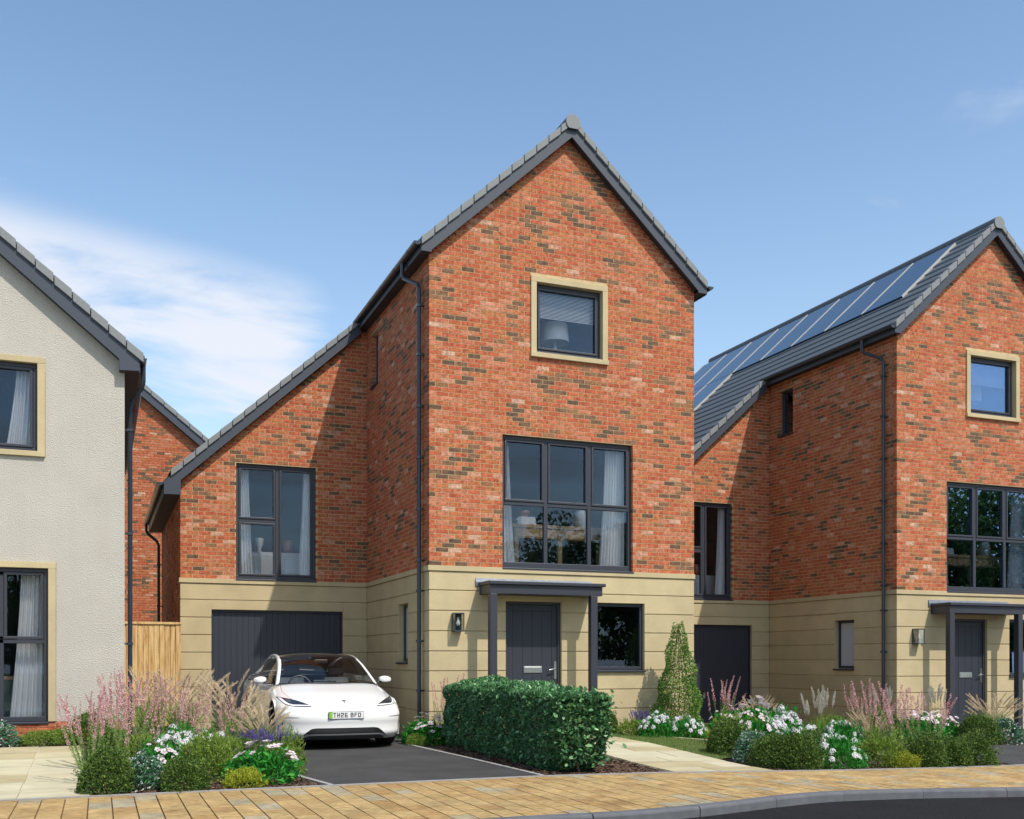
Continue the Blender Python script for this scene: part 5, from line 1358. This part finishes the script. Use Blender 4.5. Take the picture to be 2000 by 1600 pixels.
def p_fountain(seed, n_bl=420, n_pl=54, h=.95, spread=.42, white=False):
    root = proto('fountain_grass'); r = np.random.default_rng(seed); rr = random.Random(seed); paths = []
    for k in range(n_bl):
        a = r.uniform(0, 6.28); q = spread * r.uniform(.25, 1.0); hh = h * r.uniform(.35, .62); d = np.array([math.cos(a), math.sin(a), 0])
        paths.append(np.array([d * q * u + np.array([0, 0, hh * (1 - (1 - min(u * 1.25, 1)) ** 2) - (.16 * max(0, u - .6)) * h]) + d * .02 for u in (0, .3, .6, .85, 1.0)]))
    co, f = strips(paths, .0032, r); o = link('blades', np_mesh('grass_blades', co, f, MAT['spire_leaf'], np.repeat(r.random(n_bl), 4)), None, root); o['kind'] = 'stuff'
    mes = [plume_mesh('plume', .25, .024, MAT['plume'], seed + k, 150, .06) for k in range(3)]; st = []
    for k in range(n_pl):
        a = rr.uniform(0, 6.28); q = spread * math.sqrt(rr.random()) * .95; t = np.array([q * math.cos(a), q * math.sin(a), h * rr.uniform(.45, .80) - .12 * q]); b = np.array([.03 * math.cos(a), .03 * math.sin(a), .02]); m = b * .4 + t * .6 + np.array([-.18 * t[0], -.18 * t[1], .06])
        st.append(np.array([b, m, t])); f = link('plume', mes[k % 3], None, root); f.location = tuple(t); orient(f, tuple(t - m + np.array([.12 * math.cos(a), .12 * math.sin(a), .06])), rr.uniform(-.4, .4)); s = rr.uniform(.75, 1.2); f.scale = (s, s, s)
    co, f = strips(st, .0022, r); o = link('stems', np_mesh('stems', co, f, MAT['plume'], np.zeros(len(f))), None, root); o['kind'] = 'stuff'
    return root
def p_plume(seed, n=11, h=.80, spread=.16):
    root = proto('white_plume_grass'); r = np.random.default_rng(seed); rr = random.Random(seed); st = []
    mes = [plume_mesh('white_plume', .19, .032, MAT['white_plume'], seed + k, 230, .01) for k in range(3)]
    for k in range(n):
        a = rr.uniform(0, 6.28); q = spread * math.sqrt(rr.random()); t = np.array([q * math.cos(a), q * math.sin(a), h * rr.uniform(.62, .82)]); b = t * np.array([.3, .3, 0])
        st.append(np.array([b, .5 * (b + t), t])); f = link('plume', mes[k % 3], None, root); f.location = tuple(t); orient(f, (q * math.cos(a) * .7, q * math.sin(a) * .7, .5), rr.uniform(0, 6)); s = rr.uniform(.8, 1.2); f.scale = (s, s, s)
    for k in range(170):
        a = r.uniform(0, 6.28); q = spread * r.uniform(.3, 1.3); hh = h * r.uniform(.35, .7); st.append(np.array([[0.03 * math.cos(a), .03 * math.sin(a), 0], [q * .4 * math.cos(a), q * .4 * math.sin(a), hh * .6], [q * math.cos(a), q * math.sin(a), hh]]))
    co, f = strips(st, .003, r); o = link('blades', np_mesh('plume_blades', co, f, MAT['lite_leaf'], np.repeat(r.random(len(st)), 2)), None, root); o['kind'] = 'stuff'
    return root
def p_lavender(seed, n=46, h=.40, spread=.27):
    root = proto('lavender'); r = np.random.default_rng(seed); rr = random.Random(seed); st = []
    mes = [spike_mesh('lavender_spike', .10, .012, MAT['lav'], seed + k, 70, .013, .008, .4, .0) for k in range(3)]
    for k in range(n):
        a = rr.uniform(0, 6.28); q = spread * math.sqrt(rr.random()); t = np.array([q * math.cos(a), q * math.sin(a), h * rr.uniform(.55, .8)]); st.append(np.array([t * np.array([.4, .4, 0.1]), t * np.array([.75, .75, .6]), t]))
        f = link('flower_spike', mes[k % 3], None, root); f.location = tuple(t); orient(f, (q * math.cos(a), q * math.sin(a), .6), rr.uniform(0, 6)); s = rr.uniform(.8, 1.25); f.scale = (s, s, s)
    co, f = strips(st, .0022, r); o1 = mound_mesh('lavender_leaves', MAT['spire_leaf'], 1500, spread * .9, h * .5, .045, .006, seed, 1.0)
    o = link('foliage', o1, None, root); o['kind'] = 'stuff'; o = link('stems', np_mesh('stems', co, f, MAT['stem']), None, root); o['kind'] = 'stuff'
    return root
def p_climber(seed, h=2.08, rb=.45):
    root = proto('climbing_plant'); r = np.random.default_rng(seed); n = 11000; t = 1 - np.sqrt(1 - r.random(n) * .995); a = r.uniform(0, 6.28, n)
    rad = rb * (1 - t) ** .80 * (1 + .10 * np.sin(a * 3 + t * 9) + .12 * np.sin(t * 23 + a)) * (1 - .45 * r.random(n) ** 2) + .02
    c = np.stack([rad * np.cos(a), rad * np.sin(a), .02 + t * h + r.normal(size=n) * .015], 1); d = np.stack([np.cos(a), np.sin(a), r.normal(size=n) * .8 - .1], 1) + r.normal(size=(n, 3)) * .4
    co, f = leaf_quads(c, d, .042 * r.uniform(.6, 1.3, n), .022 * r.uniform(.7, 1.2, n), r); tone = np.clip(r.normal(.50, .26, n), 0, 1)
    o = link('foliage', np_mesh('climber_leaves', co, f, MAT['climb_leaf'], tone), None, root); o['kind'] = 'stuff'
    m = MB()
    for k in range(5):
        q = .12 * rb; b = k * 1.256; m.tube([(math.cos(b) * rb * .5, math.sin(b) * rb * .5, 0), (math.cos(b) * rb * .35, math.sin(b) * rb * .35, h * .4), (0, 0, h * .93)], .006, 5)
    m.build('stems', MAT['wood_stem'], root)
    return root
PROTO = {}
def get(kind):
    if kind not in PROTO:
        k, v = kind[:-1], int(kind[-1])
        PROTO[kind] = {'box': lambda: p_mound('dark_shrub', MAT['box_leaf'], 30 + v, 7000, .31, .42, .034, .018, .35, .30, .14),
            'low': lambda: p_mound('low_shrub', MAT['lite_leaf'], 40 + v, 3600, .30, .22, .034, .013, .35),
            'lite': lambda: p_mound('light_shrub', MAT['lite_leaf'], 50 + v, 3800, .30, .42, .050, .015, .7, .35),
            'yel': lambda: p_mound('yellow_shrub', MAT['yel_leaf'], 60 + v, 3000, .27, .20, .034, .014, .9, .3),
            'daisy': lambda: p_daisy(70 + v), 'cand': lambda: p_candytuft(80 + v), 'gyp': lambda: p_gyp(90 + v),
            'spire': lambda: p_spire(100 + v), 'fount': lambda: p_fountain(110 + v), 'plume': lambda: p_plume(120 + v), 'lav': lambda: p_lavender(130 + v), 'climb': lambda: p_climber(140)}[k]()
        return PROTO[kind], True
    return PROTO[kind], False
GROUP = {'box': 'dark green clipped shrubs in the beds', 'low': 'low spreading green shrubs in the beds', 'lite': 'light green airy shrubs in the beds', 'yel': 'yellow green shrubs in the beds', 'daisy': 'pale pink daisy plants in the beds',
         'cand': 'white flowering plants in the beds', 'gyp': 'grey leaved plants with tiny white flowers', 'spire': 'pink spire plants in the beds', 'fount': 'beige fountain grasses in the beds', 'plume': 'white plume grasses in the beds', 'lav': 'lavender clumps in the beds', 'climb': None}
CAT = {'box': 'shrub', 'low': 'shrub', 'lite': 'shrub', 'yel': 'shrub', 'daisy': 'flowering plant', 'cand': 'flowering plant', 'gyp': 'flowering plant', 'spire': 'flowering plant', 'fount': 'grass', 'plume': 'grass', 'lav': 'lavender', 'climb': 'climber'}
def plant(kind, x, y, s=1.0, sz=None, label=''):
    p, first = get(kind); o = p if first else copy_tree(p)
    o.location = (x, y, gz(x, y) - .015); o.rotation_euler = (0, 0, 0 if first and False else RP.uniform(0, 6.28)); sz = sz or s; o.scale = (s, s, sz)
    k = kind[:-1]
    for q in ('group',):
        if q in o: del o[q]
    return tag(o, label, CAT[k], GROUP[k])
# left bed, front to back
plant('box0', .06, 10.98, .90, .98, 'dark green bushy shrub at the front corner of the left bed beside the path')
plant('spire0', .0, 11.55, 1.0, 1.05, 'pink spire plant rising behind the corner shrub of the left bed')
plant('gyp0', .42, 11.10, .95, .9, 'grey leaved tiny flowered plant between two dark shrubs in the left bed')
plant('box1', .84, 10.92, .78, .72, 'dark green round shrub at the middle of the left bed front')
plant('daisy0', .66, 11.8, .95, 1.25, 'pale daisy plant behind the middle dark shrub of the left bed')
plant('lite0', 1.12, 11.85, 1.0, 1.0, 'light green feathery shrub behind the front shrubs of the left bed')
plant('daisy1', 1.62, 11.32, 1.22, 1.15, 'big pink white daisy plant at the right front corner of the left bed')
plant('yel0', 1.40, 10.98, .88, .80, 'bright yellow green shrub at the front of the left bed')
plant('lite1', 1.98, 11.95, .72, .95, 'light green shrub beside the driveway edge behind the big daisies')
plant('spire1', .35, 12.6, 1.05, 1.12, 'tallest pink spire plant towards the left of the left bed')
plant('spire0', -.12, 12.7, .9, .95, 'leftmost pink spire plant overhanging the stone path')
plant('cand0', .80, 12.7, 1.05, 1.6, 'white flowered plant in the middle of the left bed')
plant('cand1', 1.22, 12.9, .95, 1.6, 'white flowered plant right of the middle of the left bed')
plant('box2', .55, 12.5, .6, .8, 'small dark shrub under the pink spires of the left bed')
plant('box0', .98, 12.35, .55, .75, 'small dark shrub between light shrub and white flowers in the left bed')
plant('box1', 1.62, 12.6, .75, .80, 'dark shrub behind the big daisies near the driveway')
plant('lite0', 1.35, 12.4, .8, .9, 'airy light shrub at the centre of the left bed')
plant('lav0', 2.02, 13.2, 1.10, 1.15, 'purple lavender clump spilling over the driveway edge before the car')
plant('lav1', 1.75, 13.7, .8, 1.0, 'purple lavender clump among grasses beside the white car')
plant('spire2', 1.02, 13.6, .95, .98, 'pink spire plant in the middle of the left bed')
plant('spire1', 1.42, 13.5, .9, .92, 'pink spire plant nearest the beige grass by the car')
plant('spire0', .75, 14.5, 1.15, 1.15, 'pink spire plant against the timber fence')
plant('spire2', .28, 14.0, 1.1, 1.16, 'pink spire plant below the cream house drainpipe')
plant('fount0', 1.72, 14.6, 1.10, 1.22, 'big beige fountain grass beside the white car')
plant('fount1', 2.0, 13.9, .75, .85, 'small beige fountain grass arching over the driveway edge')
plant('fount1', 1.12, 15.6, 1.2, 1.30, 'beige fountain grass standing against the garage pier')
plant('fount0', .62, 15.4, .95, 1.15, 'beige fountain grass before the timber fence')
plant('lite1', 1.5, 14.0, 1.0, .9, 'light green shrub under the beige grass of the left bed')
plant('low0', .5, 13.5, 1.1, 1.3, 'low green shrub under the white flowers of the left bed')
plant('box2', .1, 13.5, .8, .9, 'dark shrub on the path side under the pink spires')
# bed in front of the cream house
plant('gyp1', -1.3, 15.0, 1.2, .95, 'grey leaved plant with tiny white flowers below the cream house glazed door')
plant('gyp0', -1.75, 15.0, 1.2, 1.1, 'grey leaved plant with tiny white flowers at the left edge')
plant('low1', -.72, 15.1, .9, .8, 'low green shrub on the path end below the cream house')
plant('low0', -.40, 15.2, .8, .9, 'low green shrub below the brick plinth of the cream house')
plant('box2', -.10, 15.2, .85, .95, 'dark green shrub at the corner of the cream house')
# right of the driveway and by the porch
plant('daisy1', 4.78, 15.55, 1.25, 1.25, 'pale daisy plant between driveway and hedge')
plant('low1', 4.55, 15.3, .55, .8, 'small green shrub at the driveway edge beside the daisies')
plant('box0', 4.85, 16.0, .60, .75, 'small dark shrub at the foot of the corner drainpipe')
plant('spire0', 5.25, 15.85, .85, 1.10, 'pink spire plant behind the left end of the hedge')
plant('box1', 8.02, 15.75, .72, .95, 'small dark shrub right of the hedge under the kitchen window')
plant('low0', 8.38, 15.45, 1.0, 1.1, 'low spreading green shrub between hedge and white flowers')
plant('cand0', 8.62, 15.05, .95, 1.35, 'white flowered plant behind the lawn wedge left of the climber')
plant('cand1', 9.05, 14.85, .95, 1.30, 'white flowered plant in front of the conical climber')
plant('lav1', 8.75, 15.7, 1.0, 1.05, 'purple lavender clump at the wall left of the conical climber')
plant('climb0', 9.32, 15.55, 1.05, 1.0, 'tall conical evergreen climber with yellow young leaves by the stone wall')
plant('yel0', 9.35, 14.95, .8, .7, 'yellow green shrub at the foot of the conical climber')
plant('spire2', 10.45, 15.9, 1.0, 1.12, 'pink spire plant between conical climber and neighbouring garage door')
# big bed on the right
plant('lite1', 8.98, 13.55, .95, .95, 'light green round shrub at the end of the lawn wedge')
plant('daisy0', 9.95, 15.0, 1.0, 1.4, 'pale daisy plant right of the conical climber')
plant('box1', 8.42, 12.55, 1.15, 1.05, 'large dark shrub beside the stone path at the lawn wedge')
plant('gyp1', 8.22, 11.75, 1.05, 1.10, 'grey leaved tiny flowered plant beside the stone path')
plant('box2', 8.15, 11.18, .95, 1.0, 'dark shrub at the left front corner of the right bed')
plant('box0', 8.35, 10.95, .98, 1.02, 'dark shrub, second along the right bed front')
plant('box1', 8.72, 11.25, .85, 1.0, 'dark shrub behind the white umbels of the right bed front')
plant('cand2', 8.95, 10.98, 1.10, 1.55, 'large white umbel plant at the front edge of the right bed')
plant('cand0', 9.55, 13.0, 1.25, 2.0, 'broad white flowered plant in the middle of the right bed')
plant('cand1', 9.25, 12.1, 1.0, 1.7, 'white flowered plant behind the front dark shrubs of the right bed')
plant('daisy2', 9.75, 13.9, 1.4, 1.9, 'broad pale daisy plant towards the back of the right bed')
plant('daisy0', 8.95, 12.75, 1.0, 1.6, 'pink tinged daisy plant behind the large dark shrub by the lawn wedge')
plant('cand2', 10.3, 12.5, 1.0, 1.7, 'white flowered plant left of the tall pink spires')
plant('lite0', 9.2, 13.2, .9, 1.0, 'light green shrub among white flowers of the right bed')
plant('plume0', 10.55, 13.2, 1.15, 1.18, 'tall white plume grass in the middle of the right bed')
plant('plume1', 10.0, 12.75, .95, 1.05, 'shorter white plume grass among the white flowers')
plant('fount1', 10.55, 15.0, .6, .85, 'small beige grass in front of the neighbouring garage door')
plant('fount0', 10.75, 12.4, .65, .78, 'small beige fountain grass behind the right bed front shrubs')
plant('box0', 11.9, 16.9, 1.0, 1.1, 'dark shrub at the right foot of the neighbouring garage door')
plant('box2', 12.9, 15.8, 1.05, .9, 'dark shrub under the narrow frosted window of the solar panel house')
plant('low1', 12.2, 15.2, 1.2, 1.5, 'low green shrub behind the white plume grass')
plant('spire1', 14.1, 16.6, .85, 1.0, 'pink spire plant in the shade beside the neighbouring drainpipe')
plant('lite1', 9.78, 11.15, 1.05, .95, 'light green feathery shrub in the right bed front')
plant('yel0', 10.02, 10.98, .95, .85, 'yellow green shrub in the front of the right bed')
plant('lite0', 11.05, 13.6, 1.0, 1.0, 'light green shrub right of the white plume grass')
plant('spire2', 10.72, 11.75, 1.2, 1.18, 'tall pink spire plant right of centre in the right bed')
plant('spire0', 11.35, 11.9, 1.15, 1.05, 'pink spire plant before the neighbouring porch')
plant('spire1', 11.0, 12.6, 1.05, 1.12, 'pink spire plant in the middle depth of the right bed')
plant('box1', 10.40, 10.98, 1.02, .95, 'dark shrub below the tall pink spires at the right bed front')
plant('box2', 10.85, 10.95, 1.0, .92, 'dark shrub third from the right end of the right bed front')
plant('box0', 11.35, 11.0, 1.05, .98, 'dark shrub at the right front corner of the right bed')
plant('cand2', 10.9, 12.9, .95, 1.3, 'white flowered plant between beige grass and pink spires')
plant('box1', 12.6, 14.2, 1.05, 1.2, 'dark shrub at the corner drainpipe of the solar panel house')
plant('daisy1', 13.35, 14.2, 1.4, 1.5, 'pale daisy plant below the neighbouring wall lantern')
plant('daisy2', 14.0, 14.4, 1.3, 1.4, 'pale daisy plant in front of the neighbouring porch')
plant('plume1', 13.55, 15.3, 1.0, 1.2, 'white plume grass under the neighbouring wall lantern')
plant('plume0', 14.4, 14.9, 1.1, 1.25, 'white plume grass before the neighbouring front door')
plant('box2', 14.25, 13.75, 1.1, 1.15, 'dark shrub at the right edge behind the small driveway')
plant('gyp0', 14.75, 13.6, 1.2, 1.1, 'grey leaved tiny flowered plant at the right edge')
plant('fount1', 15.1, 14.2, .95, 1.0, 'beige fountain grass at the right edge by the neighbouring porch post')

# ------------------------------------------------------------------ the clipped hedge
def make_hedge():
    root = empty('clipped_hedge', (5.26, 13.05, 0)); r = np.random.default_rng(77)
    hx, hy, H = .355, 2.22, .93; n = 40000
    # points on the rounded box, most of them near its faces
    u = r.uniform(-1, 1, (n, 3)); ax = r.choice(3, n, p=[.42, .14, .44]); sg = r.choice([-1, 1], n); sg = np.where(ax == 2, np.where(r.random(n) < .93, 1, -1), sg)
    u[np.arange(n), ax] = sg * (1 - .22 * r.random(n) ** 1.6)
    q = np.sign(u) * np.abs(u); pn = (np.abs(u) ** 9).sum(1, keepdims=True) ** (1 / 9); q = u / np.maximum(pn, 1) * 1.0
    c = np.stack([q[:, 0] * hx, q[:, 1] * hy, (q[:, 2] * .5 + .5) * H], 1)
    bump = .03 * np.sin(c[:, 1] * 7 + c[:, 2] * 5) + .025 * np.sin(c[:, 1] * 13 + 2 * c[:, 0] * 9) + .02 * np.sin(c[:, 2] * 17 + c[:, 1] * 3)
    nrm = np.sign(u) * (np.abs(u) > .78); nl = np.maximum(np.linalg.norm(nrm, axis=1, keepdims=True), 1e-6); nrm = nrm / nl
    c += nrm * bump[:, None]
    low = c[:, 2] < .14; c[low, :2] *= .93
    c[:, 2] = np.maximum(c[:, 2], .015)
    d = nrm * .55 + r.normal(size=(n, 3)) * .6 + np.array([0, 0, .25]); 
    L = .062 * r.uniform(.65, 1.25, n)
    co, f = leaf_quads(c, d, L, L * .56, r, .18)
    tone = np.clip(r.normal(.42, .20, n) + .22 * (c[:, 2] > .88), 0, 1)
    gzz = np.array([gz(5.26 + a, 13.05 + b) for a, b in co[:, :2]]); co[:, 2] += gzz
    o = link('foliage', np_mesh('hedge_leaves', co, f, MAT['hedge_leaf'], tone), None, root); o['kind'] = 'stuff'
    # single leaves standing proud of the near end and the sides
    mes = []
    for k in range(10):
        t = k / 9; w = .30
        P = [(0, 0, 0), (.35, -w, .05), (.75, -w * .75, .03), (1, 0, -.06), (.75, w * .75, .03), (.35, w, .05), (.4, 0, -.02)]
        mes.append(np_mesh('hedge_leaf', P, [(0, 1, 6), (1, 2, 6), (2, 3, 6), (3, 4, 6), (4, 5, 6), (5, 0, 6)], MAT['hedge_leaf'], [.35 + .65 * t] * 6, nv=3))
    for k in range(280):
        if k < 170: p = Vector((r.uniform(-hx, hx), -hy - r.uniform(-.02, .05), r.uniform(.08, H))); nn = Vector((0, -1, 0))
        elif k < 235: p = Vector((-hx - r.uniform(-.02, .04), r.uniform(-hy, hy * .2), r.uniform(.12, H))); nn = Vector((-1, 0, 0))
        else: p = Vector((r.uniform(-hx, hx), r.uniform(-hy, 0), H + r.uniform(0, .03))); nn = Vector((0, 0, 1))
        if k >= 272: p = Vector((hx + r.uniform(.05, .16), -hy + r.uniform(0, .5), r.choice([.35, .42, .78, .84]) + r.uniform(-.03, .03))); nn = Vector((1, -.2, 0))
        lf = link('leaf', mes[k % 10], None, root); p.z += gz(5.26 + p.x, 13.05 + p.y); lf.location = p
        dd = (nn * .7 + Vector(r.normal(size=3)) * .6 + Vector((0, 0, .1))).normalized(); lf.rotation_mode = 'QUATERNION'; lf.rotation_quaternion = dd.to_track_quat('X', 'Z') @ Matrix.Rotation(r.uniform(-.8, .8), 4, 'X').to_quaternion()
        s = r.uniform(.055, .082); lf.scale = (s, s, s)
    m = MB()
    for k in range(14):
        y = -hy + .15 + k * .32; m.tube([(r.uniform(-.1, .1), y, -.02), (r.uniform(-.15, .15), y + .05, .35), (r.uniform(-.2, .2), y, .8)], [.014, .010, .005], 6)
    o = m.build('branches', MAT['wood_stem'], root); o['kind'] = 'stuff'
    tag(root, 'clipped dark green hedge block between the driveway and the stone door path', 'hedge')
make_hedge()

# ------------------------------------------------------------------ trees across the road, seen mirrored in the windows
def make_trees():
    r = np.random.default_rng(8); protos = []
    for v in range(2):
        n = 9000; root = empty('leafy_tree'); k = 16
        cen = r.normal(size=(k, 3)) * np.array([1.25, 1.25, 1.25]) + np.array([0, 0, 3.9]); rad = r.uniform(.8, 1.5, k)
        w = r.integers(0, k, n); v3 = r.normal(size=(n, 3)); v3 /= np.linalg.norm(v3, axis=1, keepdims=True); c = cen[w] + v3 * (rad[w] * (1 - .4 * r.random(n) ** 2))[:, None]
        c[:, 2] = np.maximum(c[:, 2], 1.2 + r.random(n))
        co, f = leaf_quads(c, v3 + r.normal(size=(n, 3)) * .8, .26 * r.uniform(.6, 1.2, n), .15 * r.uniform(.7, 1.2, n), r)
        o = link('crown', np_mesh('tree_crown', co, f, MAT['tree_leaf'], np.clip(r.normal(.5, .25, n), 0, 1)), None, root); o['kind'] = 'stuff'
        m = MB(); m.tube([(0, 0, 0), (.05, 0, 1.6), (.0, .1, 3.2), (.1, 0, 5.5)], [.20, .15, .11, .04], 10)
        for q in range(5):
            a = q * 1.26; m.tube([(0, .05, 2.2 + q * .4), (.9 * math.cos(a), .9 * math.sin(a), 3.6 + q * .35), (1.5 * math.cos(a), 1.5 * math.sin(a), 4.4 + q * .4)], [.08, .05, .02], 6)
        m.build('trunk', MAT['wood_stem'], root); protos.append(root)
    spots = [(25.5, -14, 1.25, 'mirrored in the kitchen window'), (21.0, -18, 1.15, 'mirrored low in the wide window'), (8.6, -16, 1.0, 'mirrored in the window above the garage'),
             (-3.2, -14, .95, 'mirrored in the glazed door of the cream house'), (47, -15, 1.75, 'mirrored in the solar panel house'), (54, -17, 1.7, 'mirrored at the right in the solar panel house window'), (29, -17, 1.3, 'mirrored at the edge of the kitchen window')]
    for i, (x, y, s, t) in enumerate(spots):
        o = protos[i] if i < 2 else copy_tree(protos[i % 2]); o.location = (x, y, street_z(x) - .03); o.scale = (s, s, s); o.rotation_euler = (0, 0, i * 1.7)
        tag(o, 'leafy green tree across the road, ' + t, 'tree', 'trees across the road')
make_trees()
